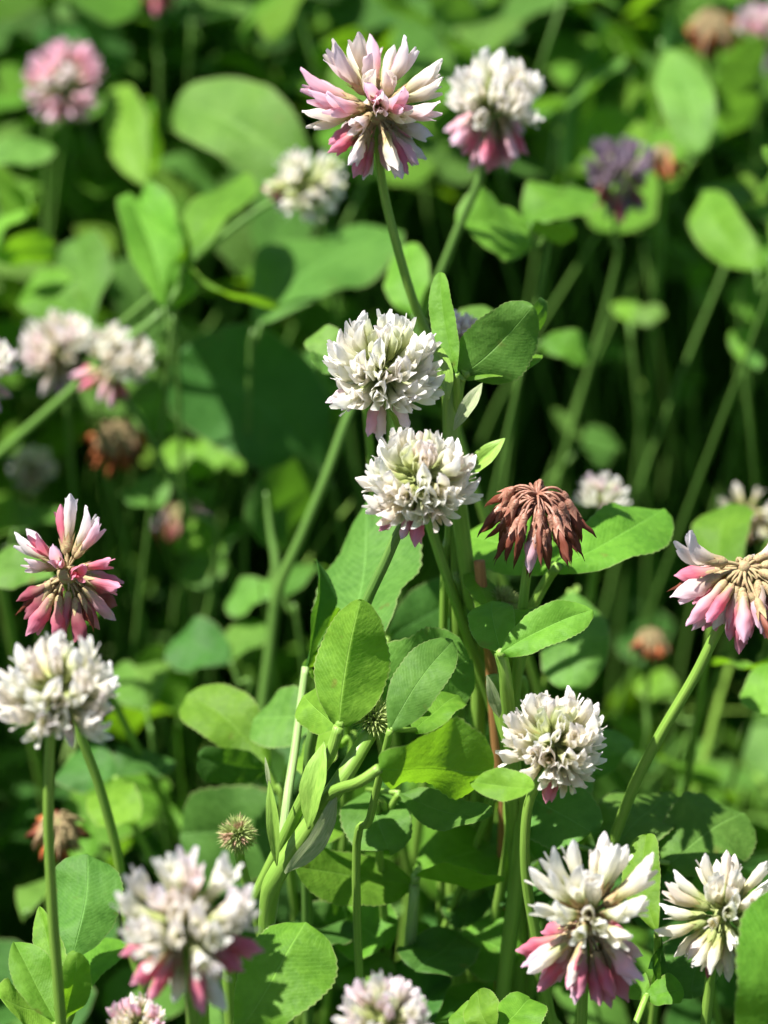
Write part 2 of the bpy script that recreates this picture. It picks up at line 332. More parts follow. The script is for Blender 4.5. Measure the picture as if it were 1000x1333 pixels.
# ------------------------------------------------------------------ florets
def walk(segs, step=.0004):
    """segs: (length, heading change in radians); returns sampled positions and headings in the xz plane"""
    pos = [(Vector((0, 0, 0)), 0.0)]; h = 0.0; p = Vector((0, 0, 0)); marks = [0]
    for ln, dh in segs:
        k = max(2, round(ln / step))
        for _ in range(k):
            h += dh / k; p = p + Vector((math.sin(h), 0, math.cos(h))) * (ln / k); pos.append((p.copy(), h))
        marks.append(len(pos) - 1)
    return pos, marks
def interp(tab, t):
    k = t * (len(tab) - 1); i = min(int(k), len(tab) - 2); f = k - i; return tab[i] * (1 - f) + tab[i + 1] * f
mm = .001
def make_floret(kind, seed, bend=0.0):
    """returns corolla mesh and calyx mesh; floret grows along +z, banner on the +x side"""
    r = random.Random(seed); u = r.uniform
    if kind == 'young': segs = [(1.8 * mm, 0), (1.9 * mm, .05), (5.6 * mm * u(.9, 1.1), u(.15, .35))]
    elif kind == 'slim': segs = [(2.2 * mm, -.15), (1.8 * mm, -.04), (7.2 * mm * u(.92, 1.08), u(.0, .45))]
    elif kind == 'open': segs = [(2.0 * mm, -.30), (1.8 * mm, -.06), (6.8 * mm * u(.92, 1.08), u(.55, 1.10))]
    elif kind == 'droop': segs = [(3.0 * mm, -bend * .85), (1.8 * mm, -bend * .15), (6.8 * mm * u(.9, 1.08), u(-.12, .12))]
    else: segs = [(4.2 * mm, -bend * .85), (1.9 * mm, -bend * .15), (6.8 * mm * u(.8, 1.1), u(-.2, .25))]
    P, mk = walk(segs)
    Y = Vector((0, 1, 0))
    def nrm(h): return Vector((math.cos(h), 0, -math.sin(h)))
    # calyx and pedicel
    c = MB()
    c.tube([P[k][0] for k in range(0, mk[1] + 1, 2)] + [P[mk[1]][0]], .00022 if kind == 'dead' else .00025, 5, False)
    rows = []
    for k in range(5):
        i = mk[1] + (mk[2] - mk[1]) * k // 4; rad = interp((.30, .62, .74, .78, .80), k / 4) * mm * (.8 if kind == 'dead' else 1)
        nn = nrm(P[i][1]); rows.append([P[i][0] + (nn * math.cos(2 * math.pi * q / 10) + Y * math.sin(2 * math.pi * q / 10)) * rad for q in range(10)])
    i = mk[2]; d = Vector((math.sin(P[i][1]), 0, math.cos(P[i][1]))); nn = nrm(P[i][1])
    tip = [P[i][0] + d * ((1.5 if q % 2 == 0 else 0) * mm) + (nn * math.cos(2 * math.pi * q / 10) + Y * math.sin(2 * math.pi * q / 10)) * ((1.05 if q % 2 == 0 else .82) * mm) for q in range(10)]
    rows.append(tip); c.grid(rows, True)
    cal = c.mesh('calyx')
    # corolla
    b = MB(); i0 = mk[1] + (mk[2] - mk[1]) // 2; i1 = mk[3]
    def cen(t):
        k = i0 + (i1 - i0) * t; a = int(k); a2 = min(a + 1, i1); f = k - a
        return P[a][0].lerp(P[a2][0], f), P[a][1] * (1 - f) + P[a2][1] * f
    if kind == 'young': rt = (.62, .84, 1.0, 1.08, .98, .80); ft = (170, 170, 160, 150, 140, 130); fl = .1; crest = .25
    elif kind in ('open', 'slim'): wd = .78 if kind == 'slim' else .92; rt = [q * wd for q in (.70, .88, 1.12, 1.36, 1.50, 1.52, 1.42)]; ft = (172, 165, 148, 116, 90, 74, 64); fl = u(.2, 1.1); crest = .28
    elif kind == 'droop': rt = (.66, .92, 1.18, 1.38, 1.32, 1.05, .80); ft = (172, 165, 155, 140, 120, 95, 70); fl = u(-.2, .4); crest = .3
    else: rt = (.44, .50, .56, .62, .54, .36, .08); ft = (165, 150, 140, 130, 110, 90, 60); fl = u(-.4, .6); crest = .35
    nr, nc = 12, 9; rows = []; w1, w2 = u(0, 6), u(0, 6); rag = {'dead': .22, 'droop': .13}.get(kind, .07)
    for i in range(nr + 1):
        t = (i / nr) ** .85; tp = 1 if t < .76 else max(.16, 1 - ((t - .76) / .24) ** 2.6) ** (.55 if kind != 'dead' else .9); p, h = cen(t); nn = nrm(h); dd = Vector((math.sin(h), 0, math.cos(h)))
        rad = interp(rt, t) * mm; ph = R(interp(ft, t)) * tp; row = []
        for j in range(nc):
            s = j / (nc - 1) * 2 - 1; al = s * ph
            rr = rad * (1 + crest * max(0, 1 - abs(s) * 3.2) + rag * math.sin(t * 9 + s * 4 + w1) + rag * .7 * math.sin(t * 17 - s * 7 + w2))
            q = p + nn * (math.cos(al) * rr) + Y * (math.sin(al) * rr * .86)
            q += nn * (fl * mm * max(0, t - .35) ** 2 * 2.2) + dd * (-.0005 * abs(s) ** 2 * t) + Y * (rag * .3 * mm * math.sin(t * 6 + w2) * t)
            row.append(q)
        rows.append(row)
    b.grid(rows, uv=lambda i, j: (j / 8, i / 12))
    if kind in ('open', 'slim', 'droop', 'young'):
        spread = {'slim': u(.3, .9), 'open': u(.5, 1.25), 'droop': .3, 'young': .2}[kind]; t1 = {'slim': .86, 'open': .84, 'droop': .88, 'young': .78}[kind]
        for sg in (-1, 1):
            rows = []
            for i in range(7):
                k = i / 6; t = .25 + (t1 - .25) * k; p, h = cen(t); nn = nrm(h)
                w = math.sin(math.pi * min(.86, .22 + .68 * k)) * (1 if k < .9 else .75) * (.90 if kind == 'open' else .7) * mm
                base = p + Y * sg * (.25 + spread * k ** 1.6) * mm - nn * (.25 + .45 * k) * mm
                wd = (nn * (.85 - .5 * (spread > .6) * k) - Y * sg * (.35 - .9 * k * (spread > .6))).normalized()
                rows.append([base + wd * (w * q) + Y * sg * (.18 * mm * (1 - q * q)) for q in (-1, 0, 1)])
            b.grid(rows, uv=lambda i, j: (j / 2, .25 + .6 * i / 6))
        rows = []
        for i in range(6):
            k = i / 5; t = .15 + .62 * k; p, h = cen(t); nn = nrm(h); rad = interp((.5, .62, .62, .5, .1), k) * mm
            rows.append([p - nn * (math.cos(a_) * rad + .2 * mm * k) + Y * (math.sin(a_) * rad * .8) for a_ in (-1.6, -.8, 0, .8, 1.6)])
        b.grid(rows, uv=lambda i, j: (j / 4, .1 + .4 * i / 5))
    return b.mesh('floret'), cal
FL = {'slim': [make_floret('slim', 220 + k) for k in range(6)], 'young': [make_floret('young', k) for k in range(4)], 'open': [make_floret('open', 20 + k) for k in range(7)]}
for bd in (30, 60, 90, 120, 150):
    FL['droop', bd] = [make_floret('droop', 50 + bd + k, R(bd)) for k in range(4)]
    FL['dead', bd] = [make_floret('dead', 350 + bd + k, R(bd)) for k in range(5)]
def make_bud(seed):
    """tight unopened floret: a calyx tube with five bristle teeth"""
    r = random.Random(seed); c = MB(); rows = []
    for z, rad in ((0, .25), (1.0, .42), (2.2, .55), (2.6, .5)):
        rows.append([Vector((math.cos(2 * math.pi * q / 10) * rad, math.sin(2 * math.pi * q / 10) * rad, z)) * mm for q in range(10)])
    rows.append([Vector((math.cos(2 * math.pi * q / 10) * (.75 if q % 2 == 0 else .4), math.sin(2 * math.pi * q / 10) * (.75 if q % 2 == 0 else .4), 4.4 * r.uniform(.9, 1.1) if q % 2 == 0 else 2.7)) * mm for q in range(10)])
    c.grid(rows, True); return c.mesh('bud_floret')
BUD = [make_bud(k) for k in range(4)]
b = MB(); b.grid([[Vector((math.sin(a) * math.cos(p), math.sin(a) * math.sin(p), math.cos(a))) for p in [k * math.pi / 5 for k in range(10)]] for a in [.001 + k * 3.139 / 7 for k in range(8)]], True)
RECEPT = b.mesh('receptacle')

def axis_frame(axis):
    z = axis.normalized(); x = Vector((0, 0, 1)).cross(z)
    if x.length < 1e-3: x = Vector((1, 0, 0))
    x.normalize(); return x, z.cross(x), z
def florets(parent, org, c, axis, k, groups, rnd, deep, name='floret'):
    ax, ay, az = axis_frame(axis)
    for gi, g in enumerate(groups):
        kind, n, th0, th1, mats = g[:5]; op = g[5] if len(g) > 5 else {}
        hang = op.get('hang', 158); phi0 = rnd.uniform(0, 6.28); cal = op.get('calyx', 'calyx'); z0 = op.get('z', 0.); side = op.get('side'); jit = op.get('jit', 9)
        for i in range(n):
            f = (i + .5) / n
            th = math.acos(math.cos(R(th0)) * (1 - f) + math.cos(R(th1)) * f) if op.get('even', True) else R(th0 + (th1 - th0) * f)
            ph = phi0 + i * 2.39996 if side is None else R(side[0] + (side[1] - side[0]) * rnd.random())
            th += R(rnd.gauss(0, jit)); ph += R(rnd.gauss(0, jit)) * .7
            rad = ax * math.cos(ph) + ay * math.sin(ph)
            d = (az * math.cos(th) + rad * math.sin(th)).normalized()
            pole = az - d * az.dot(d)
            if pole.length < .15: pole = -rad + rad.dot(d) * d
            x = pole.normalized()
            if kind in ('droop', 'dead') and abs(th) < R(25): x = -(rad - d * rad.dot(d)).normalized()
            roll = Matrix.Rotation(R(rnd.gauss(0, 16)), 3, d); x = roll @ x; y = d.cross(x)
            sc = k * rnd.uniform(.86, 1.08) * op.get('sc', .9 if kind == 'droop' else 1)
            o = c + az * (k * mm * (z0 + 1.6 * math.cos(th))) + rad * (k * mm * .5 * math.sin(th))
            mt = Matrix(((x.x * sc, y.x * sc, d.x * sc, o.x - org.x), (x.y * sc, y.y * sc, d.y * sc, o.y - org.y), (x.z * sc, y.z * sc, d.z * sc, o.z - org.z), (0, 0, 0, 1)))
            mat = M[rnd.choice(mats)]
            if kind == 'bud':
                link(name, rnd.choice(BUD), mat, parent, mt); continue
            if kind in ('droop', 'dead'):
                want = hang - math.degrees(th) + rnd.gauss(0, op.get('hj', 14)); bd = min((30, 60, 90, 120, 150), key=lambda q: abs(q - want))
                cor, ca = rnd.choice(FL[kind, bd])
            else: cor, ca = rnd.choice(FL[kind])
            fo = link(name, cor, mat, parent, mt)
            link('calyx', ca, M[cal], fo)

def flower(label, px, py, dd, rpx, groups, axis=(0, 0, 1), path=(), stem_r=.0010, stem_mat='stem', group=None, seed=None, lean=None, deep=True, name='clover_flower', cat='flower', recept=1.7, rm='calyx', bend=None):
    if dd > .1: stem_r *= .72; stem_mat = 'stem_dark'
    rnd = random.Random(seed if seed is not None else int(px * 7 + py)); c = at(px, py, dd); k = px2m(rpx, dd) / (10.6 * mm)
    axis = Vector(axis).normalized()
    pts = [c, c - axis * (.0045 * k)]
    for p in path: pts.append(at(*p) if len(p) == 3 else at_y(p[0], p[1], c.y + .006 * k * max(0, -axis.y) * 1.6))
    l = lean or ((rnd.uniform(-.05, .05), rnd.uniform(-.01, .06)) if dd > .1 else (rnd.uniform(-.03, .03), rnd.uniform(0, .04)))
    pts += ground_path(pts[-1], l, pts[-2])
    org = Vector((pts[-1].x, pts[-1].y, 0))
    e = thing(name, label, cat, org, group)
    sp = [q - org for q in spline(pts, 6)]
    b = MB(); b.tube(sp, [stem_r * .80 * (1 + .35 * q / len(sp)) for q in range(len(sp))], 9); link('stem', b.mesh('stem'), M[stem_mat], e)
    link('receptacle', RECEPT, M[rm], e, Matrix.Translation(c - org + axis * k * mm * .5) @ Matrix.Scale(recept * k * mm, 4))
    florets(e, org, c, axis, k, groups, rnd, deep)
    return e

# ================================================================== FLOWERS
W = ['white'] * 5 + ['cream']
def fresh(nd=5, mats=W, dm=('blush', 'rose', 'lilac'), n=44, top=10, side=None):
    return [('young', top, 0, 36, ['greenish', 'greenish'] + list(mats), {'sc': .9, 'z': .4}), ('open', int(n * 1.22), 36, 100, mats), ('droop', nd, 92, 108, list(dm), {'hang': 150} if side is None else {'hang': 132, 'side': side, 'z': -.3, 'sc': .88, 'hj': 8})]
def bicolor(nw=30, np_=20, wm=W, pm=('rose', 'blush'), mid=68):
    return [('young', 7, 0, 30, wm, {'sc': .85, 'z': .8}), ('open', int(nw * 1.2), 30, mid, wm, {'z': 1.0}), ('droop', np_, 76, 108, list(pm), {'hang': 156, 'calyx': 'calyx_old', 'z': -.5})]

flower('loose lilac-white clover head with splayed petals and drooping pink florets on a tall stem', 490, 152, .012, 88,
       [('slim', 22, 30, 76, ['lilac', 'lilac', 'cream', 'blush'], {'jit': 10, 'z': .8, 'calyx': 'calyx_old', 'sc': 1.08}), ('young', 3, 0, 25, ['lilac', 'cream'], {'calyx': 'calyx_old'}),
        ('droop', 8, 78, 96, ['cream', 'lilac', 'lilac'], {'hang': 122, 'calyx': 'calyx_old'}), ('droop', 26, 76, 112, ['rose', 'rose', 'lilac', 'blush'], {'hang': 146, 'calyx': 'calyx_old', 'z': -.6, 'sc': .82})],
       axis=(-.05, -.30, .95), path=[(498, 240), (514, 310), (541, 400), (575, 480), (588, 570), (600, 650)], stem_r=.00095, rm='calyx_old', seed=3)
flower('white domed clover head with a skirt of pink florets, behind the loose lilac-tinged head', 645, 148, .085, 72, bicolor(32, 32), axis=(.05, -.12, 1),
       path=[(628, 225), (600, 290), (578, 345)], stem_mat='stem_dark', seed=5)
flower('fresh pure white domed clover head beside the narrow upright leaf, little pink beneath', 500, 486, .002, 81, fresh(5, ['white'], ('lilac', 'blush', 'lilac'), 46, side=(200, 280)),
       axis=(.04, -.16, .97), path=[(517, 545), (545, 640), (562, 690), (590, 775), (620, 860), (645, 935), (660, 1010)], stem_r=.00105, seed=11)
flower('white clover head with a few rose florets, just below the pure white one', 547, 630, -.010, 80, fresh(7, ['white', 'white', 'cream'], ('rose', 'blush', 'rose'), 44, side=(185, 275)),
       axis=(-.03, -.26, .95), path=[(523, 685), (500, 735), (478, 782), (462, 830)], stem_mat='stem_dark', stem_r=.0010, seed=12)
flower('withered brown clover head with arched pink stalks hanging like an umbrella', 699, 660, 0, 92,
       [('dead', 44, 35, 84, ['brown'], {'hang': 160, 'calyx': 'calyx_dead', 'hj': 8, 'z': 0, 'jit': 6}), ('dead', 20, 8, 50, ['brown', 'brown', 'wine'], {'hang': 176, 'calyx': 'calyx_dead', 'hj': 7, 'z': .8}),
        ('droop', 2, 55, 62, ['blush', 'wine'], {'hang': 168, 'calyx': 'calyx_dead', 'side': (255, 285), 'hj': 3, 'sc': .92, 'z': .3})],
       axis=(.02, -.2, 1), path=[(686, 745), (680, 800), (674, 870), (668, 960)], stem_r=.0010, recept=1.1, rm='calyx_dead', seed=21)
flower('cream white clover head with one rose floret, shading the leaf below it', 722, 972, -.008, 76, fresh(2, ['cream', 'white'], ('rose', 'blush'), 46, side=(235, 262)),
       axis=(.04, -.24, .95), path=[(692, 1035), (684, 1085), (686, 1150), (700, 1230)], stem_r=.0010, seed=31)
flower('large two-tone clover head, white petals above a dense cluster of hanging pink florets', 765, 1208, -.024, 98,
       [('slim', 22, 20, 60, ['white', 'white', 'cream'], {'jit': 7, 'calyx': 'calyx_old', 'z': 1.6}), ('young', 3, 10, 30, ['white'], {}),
        ('droop', 3, 80, 90, ['white', 'cream'], {'hang': 125, 'calyx': 'calyx_old', 'side': (200, 330)}), ('droop', 36, 70, 112, ['rose', 'blush', 'blush', 'rose'], {'hang': 150, 'calyx': 'calyx_old', 'z': -.8})],
       axis=(.05, -.22, .95), path=[(758, 1330)], rm='calyx_old', seed=41)
flower('small ragged white clover head with spiky upright petals and one dusky pink side', 940, 1194, -.014, 82,
       [('slim', 22, 20, 84, ['white', 'cream', 'cream'], {'jit': 12}), ('young', 6, 0, 40, ['white', 'cream', 'cream'], {}), ('droop', 12, 80, 106, ['blush', 'lilac', 'wine', 'cream'], {'hang': 140, 'side': (160, 300)})],
       axis=(.12, -.30, .93), path=[(926, 1262), (920, 1320)], stem_mat='stem', seed=43)
flower('sparse pink clover head, a few upright florets over drooping wine red ones', 88, 750, .008, 88,
       [('slim', 12, 30, 72, ['blush', 'blush', 'rose', 'lilac'], {'jit': 12, 'calyx': 'calyx_old', 'z': .6, 'sc': .95}), ('droop', 18, 84, 110, ['rose', 'rose', 'blush', 'rose', 'wine'], {'hang': 154, 'calyx': 'calyx_old', 'sc': .92}), ('dead', 4, 95, 115, ['brown'], {'hang': 135, 'calyx': 'calyx_old', 'sc': .9})],
       axis=(.02, -.28, .95), path=[(92, 860), (102, 945), (128, 1020), (150, 1100), (160, 1160)], rm='calyx_old', seed=51)
flower('pale white clover head out of focus, just under the sparse pink one', 76, 908, -.046, 86, fresh(2, ['white', 'white', 'cream'], ('lilac',), 40), axis=(.05, -.05, .98),
       path=[(66, 960), (63, 1060), (68, 1180), (74, 1260)], stem_r=.00095, seed=52)
flower('large blurred white clover head with crimson pink florets below it, over the rounded leaf', 243, 1215, -.062, 106,
       [('open', 25, 30, 70, ['white', 'white', 'lilac'], {'jit': 9, 'z': 1.0, 'calyx': 'calyx'}), ('young', 6, 5, 35, ['cream', 'white'], {'sc': .9}), ('droop', 22, 74, 106, ['rose', 'rose', 'rose', 'white'], {'hang': 142, 'calyx': 'calyx_old'})],
       axis=(.02, -.40, .9), seed=61)
flower('pink drooping clover head with one raised pale petal, on a long slanting stem', 968, 742, -.004, 98,
       [('open', 1, 56, 58, ['lilac'], {'side': (184, 190), 'jit': 1, 'calyx': 'calyx_old', 'sc': 1.25}), ('open', 3, 70, 84, ['blush', 'lilac'], {'side': (-40, 40), 'calyx': 'calyx_old'}),
        ('droop', 36, 70, 112, ['blush', 'rose', 'rose', 'blush', 'lilac'], {'hang': 145, 'calyx': 'calyx_old'}), ('dead', 6, 90, 100, ['brown'], {'hang': 140, 'calyx': 'calyx_old'})],
       axis=(.0, -.12, .98), path=[(936, 818), (905, 880), (858, 960), (825, 1025), (798, 1095), (775, 1150)], rm='calyx_old', recept=1.0, stem_r=.0011, seed=71)
flower('greenish white clover head leaning on a thin dark stem among big background leaves', 398, 243, .13, 54, [('open', 40, 0, 112, ['white', 'white', 'greenish'], {'sc': 1}), ('droop', 3, 95, 110, ['violet', 'rose'], {'hang': 120, 'side': (160, 200)})],
       axis=(.35, -.55, .55), path=[(345, 268), (300, 300), (262, 332), (215, 372)], stem_mat='stem_dark', seed=81)
flower('soft pink round clover head out of focus among dull broad leaves', 84, 108, .20, 58, [('open', 38, 0, 118, ['blush', 'blush', 'lilac'], {'jit': 12})], axis=(.1, -.6, .6), seed=82)
flower('blurred white clover head cut off by the lower frame edge, beneath the broad leaves', 500, 1334, -.05, 68, fresh(3, ['white', 'lilac', 'lilac'], ('lilac', 'blush'), 40), axis=(0, -.3, .95), seed=83)
flower('white clover head with pink rim cut off at the frame edge', -22, 490, .085, 50, bicolor(28, 12, ['white', 'lilac'], ('blush', 'lilac')), axis=(.1, -.3, .95), seed=84)
flower('pale clover head half hidden behind the narrow upright leaf', 594, 446, .040, 42, bicolor(22, 14, ['cream', 'lilac'], ('blush', 'lilac')), axis=(.2, -.1, .95), seed=85, path=[(592, 520), (590, 600)])
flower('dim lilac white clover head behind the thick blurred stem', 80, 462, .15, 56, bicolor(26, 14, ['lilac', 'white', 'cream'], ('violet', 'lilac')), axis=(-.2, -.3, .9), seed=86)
flower('two-tone clover head with greenish white crown and pink base above the rusty head', 146, 478, .135, 54, bicolor(26, 12, ['cream', 'white'], ('rose', 'blush')), axis=(.5, -.2, .8), seed=87, path=[(178, 540), (205, 590)])
flower('small cream clover head blurred above a shaded violet one', 42, 612, .19, 34, fresh(2, ['cream', 'lilac'], ('lilac',), 30), axis=(0, -.3, .95), seed=88)
flower('rusty orange withered clover head deep in shade under the two-tone head', 152, 565, .17, 54, [('dead', 44, 0, 70, ['rust', 'rust', 'brown'], {'hang': 172, 'calyx': 'calyx_old', 'hj': 8}), ('droop', 24, 70, 108, ['rust', 'rust', 'brown'], {'hang': 158, 'calyx': 'calyx_old'})], axis=(0, -.3, .95), seed=89, rm='calyx_old')
flower('white clover head peeking over the broad leaf beside the withered brown head', 784, 652, .10, 38, [('open', 26, 10, 95, ['white', 'lilac'], {})], axis=(.05, -.2, .95), seed=90)
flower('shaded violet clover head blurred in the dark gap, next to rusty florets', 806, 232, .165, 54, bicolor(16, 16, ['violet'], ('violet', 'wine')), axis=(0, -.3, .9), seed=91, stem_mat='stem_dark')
flower('withered orange-brown clover head beside the shaded violet one', 866, 198, .20, 36, [('dead', 44, 0, 70, ['rust', 'tan'], {'hang': 172, 'calyx': 'calyx_old', 'hj': 8}), ('droop', 24, 70, 108, ['rust', 'rust', 'brown'], {'hang': 158, 'calyx': 'calyx_old'})], seed=92)
flower('dark rusty withered clover head above the hanging bluish leaf', 928, 28, .24, 50, [('dead', 44, 0, 70, ['brown', 'rust', 'tan'], {'hang': 172, 'calyx': 'calyx_old', 'hj': 8}), ('droop', 24, 70, 108, ['rust', 'rust', 'brown'], {'hang': 158, 'calyx': 'calyx_old'})], axis=(0, -.2, 1), seed=93)
flower('pink and violet clover head beside the dark rusty one', 994, 48, .24, 44, bicolor(20, 16, ['lilac', 'blush'], ('violet', 'lilac')), seed=94)
flower('tan withered clover head with rust fringe behind two bare stems', 76, 1076, .075, 52, [('dead', 44, 0, 70, ['tan'], {'hang': 172, 'calyx': 'calyx_old', 'hj': 8}), ('droop', 24, 70, 108, ['rust', 'rust', 'brown'], {'hang': 158, 'calyx': 'calyx_old'})], axis=(.1, -.3, .9), seed=95)
flower('small tan withered clover head in the dark between hanging leaves', 846, 828, .15, 34, [('dead', 44, 0, 70, ['tan', 'rust'], {'hang': 172, 'calyx': 'calyx_old', 'hj': 8}), ('droop', 24, 70, 108, ['rust', 'rust', 'brown'], {'hang': 158, 'calyx': 'calyx_old'})], seed=96)
flower('brownish clover head blurred behind the pink drooping one', 972, 668, .13, 42, [('dead', 22, 10, 105, ['tan', 'rust'], {'hang': 158, 'calyx': 'calyx_old'}), ('open', 6, 30, 80, ['cream'], {})], axis=(0, -.2, 1), seed=97)
flower('white petalled clover head at the frame edge next to the brownish one', 1012, 690, .14, 36, fresh(2, ['white', 'cream'], ('lilac',), 26), seed=98)
flower('reddish pink clover head cut off by the upper frame edge', 202, -22, .24, 44, [('open', 16, 10, 90, ['blush', 'lilac']), ('droop', 16, 88, 108, ['rose', 'wine'], {'hang': 150})], seed=99)
flower('far white clover head blurred to a round spot in the background', 798, 52, .34, 30, fresh(1, ['white'], ('lilac',), 26), seed=101)
flower('far pale clover head blurred between background leaves', 372, 15, .36, 30, fresh(3, ['cream', 'blush'], ('blush',), 26), seed=102)
flower('far dull brown clover head blurred near the pale one', 288, 30, .38, 28, [('dead', 26, 10, 110, ['tan', 'brown'], {'hang': 158, 'calyx': 'calyx_old'})], seed=103)
flower('dusky pink clover head cut off under the large blurred white one', 178, 1338, -.03, 44, bicolor(16, 16, ['cream', 'blush'], ('blush', 'wine')), seed=104)
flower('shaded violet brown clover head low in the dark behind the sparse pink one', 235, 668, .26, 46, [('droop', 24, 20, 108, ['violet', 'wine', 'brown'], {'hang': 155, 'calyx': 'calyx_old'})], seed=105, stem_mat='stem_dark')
# unopened heads
flower('small round unopened clover head, green with pink tips, beside the forked stem', 309, 1086, .016, 36, [('bud', 80, 0, 150, ['calyx_bud', 'calyx_bud', 'calyx_bud', 'calyx_pink'], {'sc': 1.7, 'jit': 4})], axis=(.15, -.5, .8), seed=111, recept=4.0, rm='calyx_bud', path=[(318, 1140), (335, 1200)], lean=(.01, .01))
flower('green unopened clover bud under the withered brown head', 655, 785, .022, 28, [('bud', 60, 0, 110, ['calyx_bud'], {'sc': 2.0, 'jit': 6})], axis=(-.15, -.2, .95), seed=112, recept=3.6, rm='calyx_bud')

# ================================================================== LEAVES IN AND NEAR THE PLANE OF FOCUS
DN = {'fold': .1}
leaf('broad pale leaflet standing behind the dark stem of the white head', [(444, 880, .012, 478, 652, .044, 146, 'LIT', {'fold': .05, 'curl': -.08, 'shape': 'round', 'mat': 'leaf_blue'})], path=[(450, 930, .03)])
leaf('dark folded leaf seen edge-on beside the broad pale leaflet', [(398, 868, .020, 412, 728, .020, 52, (.9, -.42, .1), {'fold': .7, 'shape': 'elliptic', 'mat': 'leaf_dark'}),
     (400, 872, .02, 432, 935, .01, 60, 'SHADE', {'fold': .4, 'mat': 'leaf_young'}), (398, 868, .021, 440, 800, .030, 60, 'BACK', {'mat': 'leaf_young'})],
     path=[(391, 920, .019), (384, 975, .017), (374, 1040, .014), (366, 1100, .012)], pet_mat='stem_light', pet_r=.0007, to_ground=True, lean=(.005, .01))
leaf('sharp leaf with one folded and one spread leaflet before the broad pale leaflet',
     [(441, 946, -.006, 470, 780, -.006, 96, (-.12, -.92, .38), {'fold': -.85, 'curl': .06, 'shape': 'ovate'}),
      (466, 892, .002, 612, 858, .016, 136, (-.20, -.90, .38), {'fold': .12, 'curl': .10, 'shape': 'round', 'mat': 'leaf_blue'}),
      (440, 948, -.004, 395, 905, .006, 60, 'LIT', {'shape': 'elliptic'})],
     path=[(428, 985, -.004), (400, 1030, 0), (372, 1088, .006)], pet_mat='stem', pet_r=.0010, lean=(.005, .01))
leaf('upright bluish leaflet leaning right, in front of the spread one', [(508, 950, -.010, 590, 834, -.002, 66, (-.1, -.80, .6), {'fold': .20, 'shape': 'elliptic', 'mat': 'leaf_blue'}),
     (540, 950, .002, 598, 905, .012, 60, 'UP', {'shape': 'round', 'mat': 'leaf'})], path=[(500, 985, -.006)])
leaf('backlit yellow-green leaf with a long curled tip touching the cream white head', [(494, 1000, -.016, 640, 1004, -.012, 142, (.15, -.86, -.34), {'fold': -.12, 'curl': .05, 'shape': 'round', 'mat': 'leaf_young'}),
     (612, 1018, -.013, 696, 1026, -.020, 44, (-.1, -.55, .75), {'fold': .5, 'curl': -.12, 'shape': 'elliptic', 'mat': 'leaf_young', 'np': 1})],
     path=[(468, 1018, -.014), (430, 1034, -.006), (395, 1085, .004), (360, 1132, .010)], pet_r=.0009, lean=(.004, .012))
leaf('pale round-tipped leaf on the shaded side of the forked stem, half in shadow', [(350, 1000, .050, 243, 905, .060, 82, (-.2, -.45, .85), {'fold': .35, 'shape': 'obovate'}),
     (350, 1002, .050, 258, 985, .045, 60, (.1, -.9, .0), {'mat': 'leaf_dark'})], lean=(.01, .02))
leaf('grey-green leaflet behind the pale petiole', [(425, 940, .040, 330, 935, .048, 92, 'UP', {'mat': 'leaf_blue', 'fold': .2}), (425, 940, .04, 408, 1010, .03, 60, 'LIT', {'mat': 'leaf_young'})])
leaf('large horizontal leaf mostly in shadow with a sunlit lower rim', [(540, 1150, .035, 384, 1128, .022, 84, (-.05, -.5, .85), {'fold': .25, 'curl': -.12, 'shape': 'elliptic'}),
     (541, 1140, .030, 656, 1148, .022, 62, (.1, -.85, -.40), {'mat': 'leaf_young', 'fold': -.1, 'shape': 'elliptic', 'curl': .08}),
     (545, 1132, .040, 676, 1086, .055, 92, (-.25, -.55, .8), {'fold': .3, 'shape': 'round'})], path=[(538, 1180, .035), (532, 1250, .045)], pet_r=.0010, pet_mat='stem_light')
leaf('blue-grey leaf under the backlit yellow-green one', [(520, 1032, .020, 642, 1058, .012, 58, (0, -.3, .95), {'mat': 'leaf_blue', 'shape': 'elliptic', 'curl': -.1}),
     (478, 1028, .030, 506, 1106, .015, 88, (0, -.6, .8), {'mat': 'leaf_blue', 'shape': 'round'})])
leaf('dull leaflet with browned rim at the fork of the stem', [(455, 1060, .045, 392, 1112, .030, 58, 'UP', {'mat': 'leaf'})])
leaf('large rounded leaf with bright upper half beneath the big blurred head', [(305, 1352, -.020, 398, 1200, -.012, 128, (-.35, -.7, .6), {'fold': -.2, 'shape': 'obovate'})])
leaf('upright folded leaf behind the bare stem of the pale blurred head', [(92, 1252, .006, 114, 1112, .016, 98, (-.1, -.9, .42), {'fold': -.35, 'shape': 'obovate', 'mat': 'leaf_blue'})])
leaf('bright narrow folded leaf at the foot of the bare stem', [(72, 1330, -.012, 18, 1226, -.006, 60, (.4, -.8, .3), {'mat': 'leaf_young', 'fold': .6, 'shape': 'narrow'}),
     (78, 1330, -.010, 52, 1180, 0, 46, (-.1, -.9, .3), {'mat': 'leaf', 'fold': .6, 'shape': 'narrow'}), (84, 1330, -.012, 100, 1240, -.014, 56, 'BACK', {'mat': 'leaf_young', 'shape': 'elliptic'})])
leaf('low crinkled leaf beside the upright folded one', [(60, 1320, .012, 170, 1230, .03, 70, 'UP', {'mat': 'leaf'}), (70, 1322, .01, 0, 1300, .0, 80, 'UP', {'mat': 'leaf_young'})])
leaf('broad sunlit oval leaf to the side of the withered brown head', [(726, 738, .016, 864, 662, .040, 92, (-.10, -.50, .86), {'fold': .22, 'shape': 'elliptic', 'mat': 'leaf'}),
     (720, 735, .02, 604, 700, .045, 104, 'UP', {'mat': 'leaf', 'shape': 'round'})], path=[(712, 755, .02), (690, 800, .024), (675, 870, .03)], pet_r=.0009)
